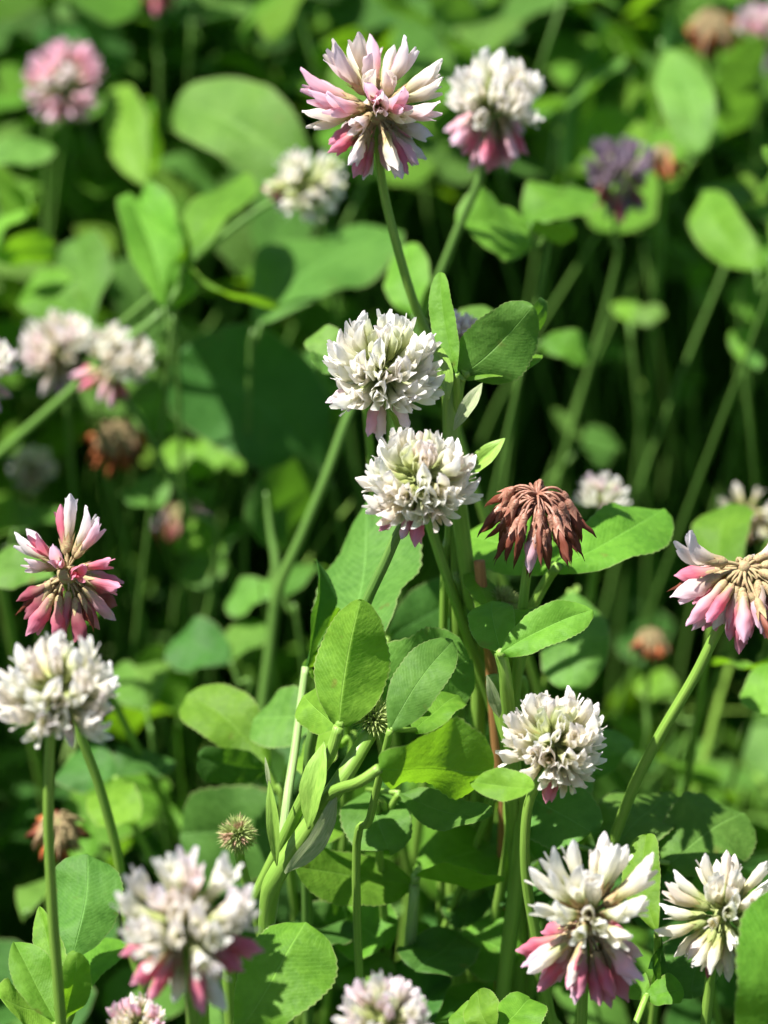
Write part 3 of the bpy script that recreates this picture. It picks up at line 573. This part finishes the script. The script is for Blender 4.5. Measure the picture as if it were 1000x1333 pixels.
leaf('yellow-green leaf with a long folded leaflet below the withered brown head', [(652, 850, -.002, 640, 782, .010, 60, 'CAM', {'mat': 'leaf_young', 'shape': 'round'}),
     (652, 850, -.004, 772, 794, -.002, 58, (-.05, -.55, .8), {'fold': .55, 'shape': 'elliptic', 'mat': 'leaf_young'}), (652, 850, 0, 706, 788, .012, 62, 'LIT', {'mat': 'leaf_young', 'shape': 'elliptic'})],
     path=[(658, 880, 0), (662, 920, .004)], pet_r=.0011)
leaf('matte dark green folded leaf branching from the upper stem', [(602, 488, .008, 694, 398, .006, 92, (.30, -.85, .40), {'fold': .12, 'shape': 'ovate', 'mat': 'leaf_blue', 'curl': .06}),
     (602, 492, .008, 706, 462, .014, 40, (-.1, -.35, .92), {'fold': .25, 'shape': 'elliptic', 'mat': 'leaf'}), (640, 470, .012, 712, 392, .018, 58, (.8, -.55, 0), {'shape': 'elliptic', 'mat': 'leaf_dark', 'fold': .4})],
     path=[(596, 498, .009), (590, 560, .012), (592, 640, .018)], pet_r=.0012)
leaf('narrow upright bright leaf rising beside the pure white head', [(594, 486, .004, 574, 354, .010, 36, (-.4, -.75, .5), {'fold': .5, 'shape': 'elliptic', 'mat': 'leaf_young'})], path=[(595, 520, .008), (590, 600, .014)])
leaf('blue-grey leaf behind the matte dark one', [(600, 480, .075, 632, 398, .085, 66, 'UP', {'mat': 'leaf_blue', 'shape': 'round', 'n': 20})])
leaf('small leaf tucked behind the pure white head', [(455, 470, .045, 402, 440, .05, 46, 'UP', {'mat': 'leaf_blue'}), (450, 480, .045, 404, 468, .04, 40, 'UP', {'mat': 'leaf_blue'})])
leaf('large matte leaflets overlapping behind the slanting stem', [(792, 1112, .028, 870, 1030, .044, 112, 'UP', {'mat': 'leaf_blue', 'shape': 'round', 'fold': .1}),
     (872, 1124, .026, 968, 1058, .038, 116, (-.2, -.7, .7), {'mat': 'leaf_blue', 'shape': 'round', 'fold': .1}), (700, 1090, .03, 752, 1010, .04, 90, 'UP', {'mat': 'leaf_blue', 'shape': 'round'})])
leaf('leaf catching the spiky shadow of the cream white head', [(660, 1010, .035, 768, 1082, .018, 96, (-.1, -.45, .88), {'mat': 'leaf_blue', 'shape': 'obovate', 'fold': .05})])
leaf('pale wavy upright leaflet between the two-tone head and the ragged one', [(856, 1215, -.012, 842, 1086, -.004, 52, (-.35, -.75, .55), {'mat': 'leaf', 'shape': 'obovate', 'wave': .10, 'fold': .2}),
     (858, 1212, .006, 850, 1262, -.004, 50, 'SHADE', {'mat': 'leaf_dark'})], path=[(856, 1240, .004)])
leaf('small low leaf with two rounded leaflets under the two-tone head', [(842, 1296, .004, 808, 1268, .010, 44, 'UP', {'shape': 'round'}), (842, 1297, .004, 890, 1288, .004, 44, 'UP', {'shape': 'round'}), (843, 1295, .006, 862, 1232, .012, 46, 'SHADE', {'mat': 'leaf_dark'})], path=[(832, 1322, .002)])
leaf('large dark green leaf rising at the frame edge beside the ragged white head', [(990, 1380, -.035, 1040, 1150, -.030, 150, (.25, -.85, .25), {'mat': 'leaf', 'fold': .25, 'shape': 'elliptic'})])
leaf('small toothed leaf at the foot of the large two-tone head', [(640, 1345, -.004, 622, 1290, 0, 52, 'LIT', {'shape': 'round'}), (640, 1346, -.004, 690, 1300, .006, 70, 'UP', {'shape': 'round'}), (640, 1346, -.002, 590, 1320, .004, 50, 'UP', {'shape': 'round'})])
leaf('dark green leaf in shade behind the pale curving stem', [(505, 830, .060, 612, 770, .075, 84, (.3, -.7, .5), {'mat': 'leaf_dark', 'shape': 'elliptic'})])
leaf('tall shaded leaf beside the dry brown stalk', [(655, 860, .014, 610, 742, .022, 58, (.5, -.85, .1), {'mat': 'leaf', 'fold': .3, 'shape': 'elliptic'})])
leaf('hanging blurred leaflet behind the folded yellow-green leaf', [(742, 770, .085, 742, 895, .07, 90, 'CAM', {'mat': 'leaf_blue', 'shape': 'round', 'n': 20})])
leaf('bright blurred leaf beneath the pink drooping head', [(1010, 860, .07, 936, 862, .08, 80, 'BACK', {'mat': 'leaf_young', 'n': 20}), (1010, 860, .07, 990, 930, .06, 70, 'UP', {'mat': 'leaf_young', 'n': 20})])
leaf('rounded blurred leaf right behind the pink drooping head', [(930, 760, .075, 948, 655, .09, 84, 'LIT', {'mat': 'leaf', 'shape': 'round', 'n': 20})])
leaf('flat blurred leaf behind the sparse pink head', [(70, 752, .07, -20, 740, .08, 62, 'UP', {'mat': 'leaf_blue', 'n': 20}), (70, 752, .07, 130, 800, .07, 60, 'UP', {'mat': 'leaf', 'n': 20})])
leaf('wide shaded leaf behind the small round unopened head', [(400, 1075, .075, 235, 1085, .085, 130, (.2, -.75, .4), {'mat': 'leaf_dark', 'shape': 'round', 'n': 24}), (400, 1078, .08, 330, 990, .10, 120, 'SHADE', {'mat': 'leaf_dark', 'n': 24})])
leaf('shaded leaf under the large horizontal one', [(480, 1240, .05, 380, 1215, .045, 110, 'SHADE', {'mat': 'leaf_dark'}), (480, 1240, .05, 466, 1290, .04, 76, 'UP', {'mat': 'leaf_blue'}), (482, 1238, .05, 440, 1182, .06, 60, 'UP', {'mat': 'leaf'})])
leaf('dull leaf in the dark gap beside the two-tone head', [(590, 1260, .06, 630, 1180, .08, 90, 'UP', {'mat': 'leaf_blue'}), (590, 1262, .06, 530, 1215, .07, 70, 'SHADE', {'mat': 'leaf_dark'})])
leaf('shaded leaf beneath the slanting stem of the cream white head', [(690, 1130, .04, 760, 1095, .05, 60, 'BACK', {'mat': 'leaf_young'}), (690, 1132, .04, 790, 1130, .045, 60, 'SHADE', {'mat': 'leaf_dark'})])
leaf('bluish leaf in the shade behind the cream white head', [(615, 1000, .05, 650, 940, .06, 70, 'SHADE', {'mat': 'leaf_blue'}), (615, 1002, .05, 590, 940, .06, 60, 'UP', {'mat': 'leaf_blue'})])
leaf('round leaf tucked behind the lit side of the cream white head', [(770, 1010, .05, 800, 950, .055, 70, 'UP', {'mat': 'leaf_blue'})])

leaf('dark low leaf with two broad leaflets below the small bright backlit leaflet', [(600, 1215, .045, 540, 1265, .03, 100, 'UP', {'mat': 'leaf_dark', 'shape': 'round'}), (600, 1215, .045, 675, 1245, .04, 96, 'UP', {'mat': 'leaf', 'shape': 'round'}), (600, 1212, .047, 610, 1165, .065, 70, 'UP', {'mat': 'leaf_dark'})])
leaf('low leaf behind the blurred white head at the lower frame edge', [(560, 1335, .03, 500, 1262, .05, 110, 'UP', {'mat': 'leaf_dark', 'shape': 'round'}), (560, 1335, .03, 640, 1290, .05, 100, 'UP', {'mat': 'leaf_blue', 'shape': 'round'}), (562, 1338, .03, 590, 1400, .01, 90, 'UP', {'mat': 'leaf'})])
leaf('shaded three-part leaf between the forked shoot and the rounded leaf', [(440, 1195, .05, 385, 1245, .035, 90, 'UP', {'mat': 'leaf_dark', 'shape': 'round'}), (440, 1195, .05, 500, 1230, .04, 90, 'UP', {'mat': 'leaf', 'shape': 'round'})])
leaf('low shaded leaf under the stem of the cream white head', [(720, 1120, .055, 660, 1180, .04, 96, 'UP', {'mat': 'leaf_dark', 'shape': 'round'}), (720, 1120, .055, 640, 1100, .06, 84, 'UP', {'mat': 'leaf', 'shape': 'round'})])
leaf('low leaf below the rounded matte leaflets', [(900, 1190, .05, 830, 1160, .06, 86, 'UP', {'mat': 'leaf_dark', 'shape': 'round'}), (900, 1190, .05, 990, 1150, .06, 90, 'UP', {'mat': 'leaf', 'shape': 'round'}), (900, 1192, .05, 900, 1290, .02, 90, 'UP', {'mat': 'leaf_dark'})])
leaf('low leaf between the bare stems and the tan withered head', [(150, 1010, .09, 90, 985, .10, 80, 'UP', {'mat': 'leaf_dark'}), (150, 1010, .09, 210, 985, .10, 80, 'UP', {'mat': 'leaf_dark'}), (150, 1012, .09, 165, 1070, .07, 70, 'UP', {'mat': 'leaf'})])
# ------------------------------------------------------------------ blurred leaves behind
def back(label, *bl, mat='leaf', **kw):
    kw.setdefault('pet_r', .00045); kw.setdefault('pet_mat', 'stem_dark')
    return leaf(label, [tuple(x[:8]) + ({**{'n': 16, 'm': 4}, **(x[8] if len(x) > 8 else {})},) for x in bl], mat=mat, **kw)
back('big bright blurred leaf with a darker half, under the white and pink head', (690, 300, .11, 600, 290, .10, 105, 'LIT', {'shape': 'round', 'mat': 'leaf_young'}), (690, 290, .12, 766, 250, .13, 92, 'UP', {'shape': 'round'}), (690, 302, .105, 744, 296, .10, 60, 'BACK', {'mat': 'leaf_young'}))
back('large dark blurred leaf folded along its pale rib', (400, 225, .17, 232, 128, .19, 118, (.05, -.7, .6), {'mat': 'leaf_blue', 'fold': .4, 'shape': 'round'}))
back('very large dull blurred leaf below the greenish white head', (340, 420, .15, 505, 300, .18, 150, 'UP', {'mat': 'leaf_blue', 'shape': 'round'}))
back('bright blurred leaf pointing up beside the thin dark stem', (238, 342, .14, 318, 226, .16, 82, 'LIT', {'mat': 'leaf', 'fold': .3, 'shape': 'elliptic'}), (240, 345, .14, 362, 398, .12, 52, 'BACK', {'mat': 'leaf_young', 'shape': 'elliptic'}), (238, 345, .14, 190, 240, .15, 70, 'LIT', {'mat': 'leaf', 'shape': 'elliptic'}))
back('bright yellow-green blurred leaf with two tall leaflets', (190, 240, .19, 152, 112, .21, 70, 'LIT', {'mat': 'leaf_young', 'shape': 'elliptic'}), (195, 240, .18, 196, 130, .20, 56, 'BACK', {'mat': 'leaf_young', 'shape': 'elliptic'}))
back('dull broad leaf behind the soft pink head', (160, 130, .28, -30, 60, .33, 200, 'UP', {'mat': 'leaf', 'shape': 'round'}), (160, 130, .28, 240, -10, .34, 150, 'UP', {'mat': 'leaf_blue'}))
back('pale leaf below the soft pink head', (-20, 215, .18, 66, 190, .19, 72, 'UP', {'mat': 'leaf_blue'}), (-20, 215, .18, 40, 270, .17, 70, 'BACK', {'mat': 'leaf_young'}))
back('shaded folded leaf standing beside the bright pointed one', (215, 400, .13, 168, 250, .15, 78, (.5, -.8, .3), {'mat': 'leaf_young', 'fold': .5, 'shape': 'elliptic'}), (215, 402, .13, 236, 300, .15, 70, 'SHADE', {'mat': 'leaf', 'fold': .4}))
back('blue-green blurred leaf beneath the shaded folded one', (120, 420, .16, 96, 312, .18, 80, 'LIT', {'mat': 'leaf_blue'}), (120, 420, .16, 40, 360, .17, 80, 'UP', {'mat': 'leaf'}))
back('long hanging bluish leaf under the dark rusty head', (868, 66, .19, 912, 198, .17, 72, 'CAM', {'mat': 'leaf_blue', 'shape': 'elliptic'}), (868, 66, .19, 885, -20, .21, 70, 'SHADE', {'mat': 'leaf_dark'}))
back('bright yellow-green leaf alone at the edge of the dark gap', (985, 350, .15, 915, 248, .17, 68, 'LIT', {'mat': 'leaf_young', 'shape': 'elliptic'}))
back('bright leaf standing at the frame edge near the lone yellow-green one', (1010, 330, .10, 1000, 190, .11, 60, 'BACK', {'mat': 'leaf_young', 'shape': 'elliptic'}))
back('small bright leaf just past the matte dark folded one', (705, 445, .14, 770, 462, .14, 52, 'UP', {'mat': 'leaf', 'shape': 'round'}))
back('three-lobed blurred leaf low behind the thick stem', (260, 560, .19, 190, 520, .20, 80, 'UP', {}), (262, 562, .19, 332, 560, .19, 64, 'UP', {}), (262, 562, .19, 270, 620, .18, 60, 'UP', {}))
back('bright leaf behind the tall stem of the loose head', (540, 410, .10, 530, 318, .11, 66, 'LIT', {'mat': 'leaf_young', 'shape': 'elliptic'}))
back('dim leaf pair at the foot of the pale blurred stalk', (365, 770, .14, 300, 778, .15, 60, 'UP', {'mat': 'leaf_blue'}), (368, 772, .14, 410, 735, .16, 70, 'UP', {'mat': 'leaf_blue'}))
back('bright yellow leaf cut by the frame edge below the pale leaf', (-15, 330, .16, 70, 320, .16, 60, 'BACK', {'mat': 'leaf_young'}), (-15, 332, .16, 30, 262, .18, 66, 'LIT', {'mat': 'leaf_young'}))
back('pale leaf spot low in the dark beyond the slanting stem', (880, 910, .19, 838, 880, .2, 50, 'UP', {'mat': 'leaf'}))
back('dull leaf low beside the bare curving stem', (190, 920, .12, 150, 870, .14, 55, 'UP', {'mat': 'leaf_blue'}), (190, 922, .12, 205, 860, .14, 50, 'UP', {'mat': 'leaf_blue'}))
back('dim leaf low behind the upright folded leaf', (130, 1110, .12, 80, 1090, .12, 70, 'UP', {'mat': 'leaf'}), (30, 1190, .10, 70, 1140, .12, 70, 'UP', {'mat': 'leaf_blue'}))
back('broad dark leaf behind the white and pink head', (740, 230, .24, 770, 60, .30, 170, 'SHADE', {'mat': 'leaf_dark', 'shape': 'round'}), (742, 232, .24, 850, 150, .27, 90, 'UP', {'mat': 'leaf'}))
back('wide dull leaf along the upper frame edge', (600, 60, .34, 760, 10, .42, 190, 'UP', {'mat': 'leaf', 'shape': 'round'}), (600, 60, .34, 470, 20, .38, 160, 'UP', {'mat': 'leaf'}), (602, 60, .34, 590, -40, .40, 120, 'UP', {'mat': 'leaf_blue'}))

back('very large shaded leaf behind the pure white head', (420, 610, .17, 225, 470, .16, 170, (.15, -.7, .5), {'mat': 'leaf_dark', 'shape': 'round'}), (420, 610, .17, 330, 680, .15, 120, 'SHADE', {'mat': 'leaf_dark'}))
back('group of small pale leaflets between the large dull leaf and the pure white head', (430, 500, .18, 385, 470, .19, 46, 'UP', {'mat': 'leaf_blue'}), (430, 500, .18, 395, 525, .17, 46, 'UP', {'mat': 'leaf_blue'}), (430, 500, .18, 446, 545, .17, 44, 'UP', {}))
back('dim leaf in the shade near the low violet brown head', (290, 720, .18, 235, 690, .19, 64, 'UP', {'mat': 'leaf'}), (290, 720, .18, 250, 765, .17, 60, 'UP', {'mat': 'leaf_blue'}), (290, 720, .18, 320, 675, .2, 56, 'UP', {'mat': 'leaf_dark'}))
back('leaf half lit beside the rusty orange head', (215, 620, .17, 250, 575, .18, 60, 'UP', {'mat': 'leaf'}), (215, 620, .17, 175, 660, .16, 66, 'UP', {'mat': 'leaf_blue'}))
back('dim leaf beneath the small cream head', (20, 690, .16, 70, 660, .17, 66, 'UP', {'mat': 'leaf_blue'}), (20, 690, .16, -20, 660, .17, 66, 'UP', {'mat': 'leaf'}))
back('shaded leaf below the dim leaf pair', (300, 860, .13, 230, 830, .14, 80, 'UP', {'mat': 'leaf_dark'}), (300, 860, .13, 340, 810, .15, 70, 'UP', {'mat': 'leaf_blue'}))
# ------------------------------------------------------------------ the forked plant with its stipules, and single stalks
def stalk(name, label, cat, pts_px, rad, mat, extra=None, group=None, lean=(0, .01)):
    pts = [at(*p) for p in pts_px]; pts += ground_path(pts[-1], lean, pts[-2])
    org = Vector((pts[-1].x, pts[-1].y, 0)); e = thing(name, label, cat, org, group)
    sp = [q - org for q in spline(pts, 6)]; n = len(sp)
    b = MB(); b.tube(sp, [interp(rad, k / (n - 1)) for k in range(n)], 10); link('stem', b.mesh('stem'), M[mat], e)
    if extra: extra(e, org)
    return e
def stipule(e, org, B, T, w, nr, mat='stipule', fold=.9, curl=.1):
    b = MB(); b.grid(leaflet_rows((T - B).length, w, fold, curl, 'narrow', 14, 3, 0, .06, 5), uv=leaf_uv(14, 3))
    link('stipule', b.mesh('stipule'), M[mat], e, Matrix.Translation(-org) @ frame(B, T, Vector(nr)))
def fork(e, org):
    stipule(e, org, at(360, 1128, .000), at(350, 1015, -.004), px2m(17, 0), (-.3, -.8, .5), 'stem', 1.1)
    stipule(e, org, at(352, 1035, -.003), at(345, 985, -.004), px2m(6, 0), (-.3, -.8, .5))
    stipule(e, org, at(372, 1138, -.004), at(438, 1036, -.006), px2m(34, 0), (.5, -.8, .1), fold=.4)
    stipule(e, org, at(400, 1080, -.004), at(422, 965, -.006), px2m(36, 0), (-.6, -.75, .2), 'stem', .8)
    # unopened head wrapped in the top of the shoot
    c = at(486, 935, -.001); k = px2m(34, 0) / (10.6 * mm)
    hd = link('bud_head', RECEPT, M['calyx_bud'], e, Matrix.Translation(c - org) @ Matrix.Scale(2.4 * k * mm, 4))
    b = MB()
    rnd = random.Random(4)
    ax, ay, az = axis_frame(Vector((.3, -.25, .9)))
    for i in range(46):
        th = math.acos(1 - 1.25 * (i + .5) / 46); ph = i * 2.39996; rad = ax * math.cos(ph) + ay * math.sin(ph); d = az * math.cos(th) + rad * math.sin(th)
        x = d.orthogonal().normalized(); y = d.cross(x); s = 2.2 * k; inv = 1 / (2.4 * k * mm)
        mt = Matrix(((x.x * s, y.x * s, d.x * s, 0), (x.y * s, y.y * s, d.y * s, 0), (x.z * s, y.z * s, d.z * s, 0), (0, 0, 0, 1)))
        fl = link('bud_floret', rnd.choice(BUD), M['calyx_bud'], hd, Matrix.Scale(inv, 4) @ mt)
stalk('clover_shoot', 'thick forked clover shoot wrapped in papery stipules with a bristly unopened head in its leaves', 'clover shoot',
      [(484, 950, -.001), (444, 1016, -.003), (400, 1080, 0), (362, 1136, .003), (350, 1170, .006), (345, 1230, .012)], (.0014, .0017, .0017, .0013, .0012, .0014), 'stem', fork)
def upper_stip(e, org):
    stipule(e, org, at(590, 560, .006), at(628, 498, .006), px2m(20, 0), (-.2, -.6, .7), 'stipule', 1.0)
    stipule(e, org, at(604, 620, .010), at(658, 570, .006), px2m(26, 0), (-.2, -.6, .7), 'stem', .8)
    stipule(e, org, at(584, 520, .004), at(560, 440, .004), px2m(22, 0), (.2, -.8, .5), 'stem', .8)
stalk('clover_shoot', 'upper clover shoot with slender pointed stipules behind the two white heads', 'clover shoot', [(594, 480, .010), (588, 530, .010), (590, 600, .012), (600, 680, .018)], (.0016, .0015, .0014, .0014), 'stem', upper_stip)
stalk('dry_stalk', 'dry orange-brown stalk snapped off beside the withered brown head', 'stalk', [(624, 730, .020), (630, 790, .022), (638, 850, .026), (642, 900, .03)], (.0010, .0011, .0012, .0012), 'dry')
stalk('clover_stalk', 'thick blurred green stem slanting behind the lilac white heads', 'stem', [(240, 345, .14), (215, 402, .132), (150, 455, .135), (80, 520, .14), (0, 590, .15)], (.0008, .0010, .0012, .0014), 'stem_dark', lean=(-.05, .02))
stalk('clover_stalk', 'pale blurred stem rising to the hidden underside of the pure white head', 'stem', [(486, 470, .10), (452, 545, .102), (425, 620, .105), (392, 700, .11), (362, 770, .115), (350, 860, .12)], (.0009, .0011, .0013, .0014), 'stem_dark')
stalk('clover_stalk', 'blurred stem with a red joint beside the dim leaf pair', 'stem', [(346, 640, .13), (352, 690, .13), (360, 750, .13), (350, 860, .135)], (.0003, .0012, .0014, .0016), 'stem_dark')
stalk('clover_stalk', 'light stem node with a pale sheath next to the cream white head', 'stem', [(640, 880, .004), (652, 930, .006), (664, 990, .010), (668, 1060, .02)], (.0011, .0014, .0014, .0014), 'stem',
      lambda e, org: stipule(e, org, at(650, 935, .003), at(634, 878, -.002), px2m(16, 0), (-.3, -.8, .5)))
rs = random.Random(77)
for k, (x, y, d) in enumerate([(820, 420, .20), (905, 380, .24), (770, 470, .27), (968, 470, .17), (880, 520, .3), (250, 640, .2), (415, 560, .26)]):
    dx = rs.uniform(-40, 40)
    back('thin tall clover leaf stalk with a small leaf, blurred in the shaded gap', (x, y, d, x + rs.uniform(-40, 40), y - rs.uniform(20, 50), d + .01, 36, 'UP', {'mat': 'leaf'}), (x, y, d, x + rs.uniform(20, 50), y + rs.uniform(-20, 30), d, 34, 'UP', {'mat': 'leaf_blue'}),
         path=[(x + dx * .5, y + 110, d + .01), (x + dx, y + 250, d + .03)], group='small leaves on thin stalks in the shaded gap', pet_r=.0006, pet_mat='stem_dark')

# ------------------------------------------------------------------ leaves of the meadow behind
UNIT = []
for k in range(10):
    b = MB(); sh = ['obovate', 'round', 'elliptic', 'ovate'][k % 4]
    b.grid(leaflet_rows(1, rs.uniform(.62, .8), rs.uniform(.1, .4), rs.uniform(-.15, .15), sh, 14, 3, 0, .06, k), uv=leaf_uv(14, 3)); UNIT.append(b.mesh('leaflet'))
def lush(px, py):
    if not (-60 < px < 1060 and -60 < py < 1393): return 1.0
    if py < 240: return 1.0 if px < 720 else .7
    if py < 460: return 1.0 if px < 420 else .22
    if py < 620: return .6 if px < 420 else .12
    if py < 980: return .06
    return .25
def meadow_leaf(P, L, mats, tilt, label, group):
    yaw = rs.uniform(0, 6.28); gx, gy = rs.uniform(-.08, .08), rs.uniform(-.03, .06)
    g = Vector((P.x + gx, P.y + gy, 0)); e = thing('clover_leaf', label, 'leaf', g, group)
    pts = spline([P - g, (P - g) * .6 + Vector((gx, gy, 0)) * .2, Vector((0, 0, -.004))], 4)
    b = MB(); b.tube(pts, .00055, 5); link('petiole', b.mesh('petiole'), M['stem_dark'], e)
    tv = Euler((rs.gauss(0, tilt), rs.gauss(0, tilt), yaw)).to_matrix(); mat = M[rs.choice(mats)]
    for k in range(3):
        m3 = tv @ Matrix.Rotation(k * 2.094 + rs.gauss(0, .15), 3, 'Z') @ Matrix.Rotation(rs.gauss(.12, .22), 3, 'X')
        link('leaflet', rs.choice(UNIT), mat, e, Matrix.Translation(P - g) @ m3.to_4x4() @ Matrix.Scale(L * rs.uniform(.85, 1.1), 4))
ANCH = [(645, 148, 'the white head with a pink skirt'), (398, 243, 'the greenish white head'), (84, 108, 'the soft pink head'), (82, 468, 'the dim lilac head'), (806, 232, 'the shaded violet head'),
        (928, 28, 'the dark rusty head'), (202, 0, 'the reddish pink head'), (372, 15, 'the far pale head'), (784, 652, 'the peeking white head'), (490, 152, 'the loose lilac-white head'), (972, 668, 'the brownish head'), (235, 668, 'the low violet brown head')]
TONE = {'leaf': 'mid green', 'leaf_blue': 'bluish green', 'leaf_young': 'yellow-green', 'leaf_dark': 'dark green'}
count = 0; tries = 0
while count < 235 and tries < 20000:
    tries += 1
    px = rs.uniform(-60, 1060); py = rs.uniform(-70, 610); d = rs.uniform(FOCUS + (.22 if px < 480 else .19), 1.1)
    P = at(px, py, d - FOCUS)
    if not (.13 < P.z < .275) or rs.random() > lush(px, py): continue
    mt = rs.choice(['leaf', 'leaf', 'leaf', 'leaf_blue', 'leaf_blue', 'leaf_young', 'leaf_dark'])
    an = min(ANCH, key=lambda a: (a[0] - px) ** 2 + (a[1] - py) ** 2)[2]
    lb = TONE[mt] + (' far' if d > .85 else '') + ' three-part clover leaf blurred near ' + an
    meadow_leaf(P, rs.choice([rs.uniform(.012, .020), rs.uniform(.020, .030)]), [mt], .38, lb, 'leaves blurred near ' + an)
    count += 1

# ------------------------------------------------------------------ undergrowth that nobody could count
import numpy as np
def undergrowth(name, label, n, region, seed, mats, kindcat='undergrowth'):
    rg = np.random.default_rng(seed); r2 = random.Random(seed)
    temps = []
    for k in range(6):
        rows = leaflet_rows(1, r2.uniform(.62, .8), r2.uniform(.1, .5), r2.uniform(-.2, .2), ['obovate', 'round', 'elliptic'][k % 3], 7, 2, 0, .07, k)
        temps.append(np.array([[list(p) for p in row] for row in rows]).reshape(-1, 3))
    nr, nc = 8, 5
    q = np.array([(i * nc + j, i * nc + j + 1, (i + 1) * nc + j + 1, (i + 1) * nc + j) for i in range(nr - 1) for j in range(nc - 1)])
    lu = leaf_uv(7, 2)
    uvq = np.array([[lu(i, j), lu(i, j + 1), lu(i + 1, j + 1), lu(i + 1, j)] for i in range(nr - 1) for j in range(nc - 1)]).reshape(-1, 2)
    V = []; F = []; U = []; base = 0; mi = []
    for _ in range(n):
        p = region(r2)
        if p is None: continue
        P, L = p; yaw = r2.uniform(0, 6.28); tv = Euler((r2.gauss(0, .4), r2.gauss(0, .4), yaw)).to_matrix(); mk_ = r2.randrange(len(mats))
        for k in range(3):
            m3 = np.array(tv @ Matrix.Rotation(k * 2.094 + r2.gauss(0, .2), 3, 'Z') @ Matrix.Rotation(r2.gauss(.1, .3), 3, 'X')) * L
            V.append(r2.choice(temps) @ m3.T + np.array(P)); F.append(q + base); base += nr * nc; U.append(uvq); mi.append(np.full(len(q), mk_))
        # petiole as a three-sided strip
        a = np.array(P); g = np.array((P[0] + r2.uniform(-.05, .05), P[1] + r2.uniform(-.04, .04), -.003)); w = .0004
        ring = np.array([(w, 0, 0), (-w / 2, w * .87, 0), (-w / 2, -w * .87, 0)])
        V.append(np.concatenate([a + ring, g + ring])); F.append(np.array([(0, 1, 4, 3), (1, 2, 5, 4), (2, 0, 3, 5)]) + base); base += 6
        U.append(np.tile(np.array([(.2, .3), (.3, .3), (.3, .6), (.2, .6)]), (3, 1))); mi.append(np.full(3, mk_))
    me = bpy.data.meshes.new(name); me.from_pydata(np.concatenate(V).tolist(), [], np.concatenate(F).tolist())
    ul = me.uv_layers.new(name='UVMap'); ul.data.foreach_set('uv', np.concatenate(U).ravel())
    for m_ in mats: me.materials.append(M[m_])
    me.polygons.foreach_set('material_index', np.concatenate(mi).astype(np.int32)); me.polygons.foreach_set('use_smooth', [True] * len(me.polygons)); me.update()
    o = bpy.data.objects.new(name, me); COL.objects.link(o); o['label'] = label; o['category'] = kindcat; o['kind'] = 'stuff'
    return o
def low(r):
    y = r.uniform(-.22, 1.1); x = r.uniform(-.34, .34); top = .145 if .02 < y < .13 else .10 if y < .35 else .14
    return ((x, y, r.uniform(.02, top) + max(0, y - .35) * .06), r.uniform(.013, .024))
def canopy(r):
    if r.random() < .3:
        px, py, d = r.uniform(-100, 1100), r.uniform(-120, 250), r.uniform(FOCUS + .27, 1.15); P = at(px, py, d - FOCUS)
        if not (.165 < P.z < .265): return None
        return (tuple(P), r.uniform(.012, .023))
    y = r.uniform(-.1, .9); x = r.uniform(-.5, .5); z = r.uniform(.13, .24); px, py, d = proj(Vector((x, y, z)))
    if -110 < px < 1110 and -120 < py < 1450: return None
    if d < FOCUS + .1 and abs(px - 500) < 900: return None
    if px < 0 and d > FOCUS + .14: z += .02  # unseen leaves beyond the left edge, raised to shade the gaps
    return ((x, y, z), r.uniform(.018, .028))
def farm(r):
    y = r.uniform(.75, 2.4); x = r.uniform(-1, 1) * (.25 + .3 * y)
    return ((x, y, r.uniform(.10, .26)), r.uniform(.018, .028))
undergrowth('undergrowth', 'low dense clover leaves covering the soil under the flowers', 3400, low, 5, ['leaf_dark', 'leaf', 'leaf_blue'])
undergrowth('far_meadow', 'far clover leaves merging into one blurred green mass', 2200, farm, 6, ['leaf', 'leaf_blue', 'leaf', 'leaf_dark'], 'meadow')
undergrowth('leaf_canopy', 'crowded clover leaves of the meadow filling the spaces behind and around', 5000, canopy, 8, ['leaf', 'leaf_blue', 'leaf_dark'], 'meadow')

def grass(n, seed):
    r = random.Random(seed); b = MB()
    for _ in range(n):
        y = r.uniform(.12, 1.2); x = r.uniform(-.45, .45); h = r.uniform(.10, .24); a = r.uniform(0, 6.28); bend = r.uniform(.03, .16); w = r.uniform(.0007, .0016)
        dx, dy = math.cos(a), math.sin(a); rows = []
        for k in range(7):
            t = k / 6; c = Vector((x + dx * bend * t * t, y + dy * bend * t * t, -.003 + h * (t - .25 * t * t * bend / .1))); ww = w * (1 - t) ** .6 + .0001
            rows.append([c + Vector((-dy, dx, 0)) * ww, c + Vector((0, 0, -.3 * ww)), c - Vector((-dy, dx, 0)) * ww])
        b.grid(rows)
    o = link('grass', b.mesh('grass'), M['stem']); o['kind'] = 'stuff'; o['label'] = 'thin grass blades mixed through the shaded clover stems'; o['category'] = 'grass'
grass(420, 9)
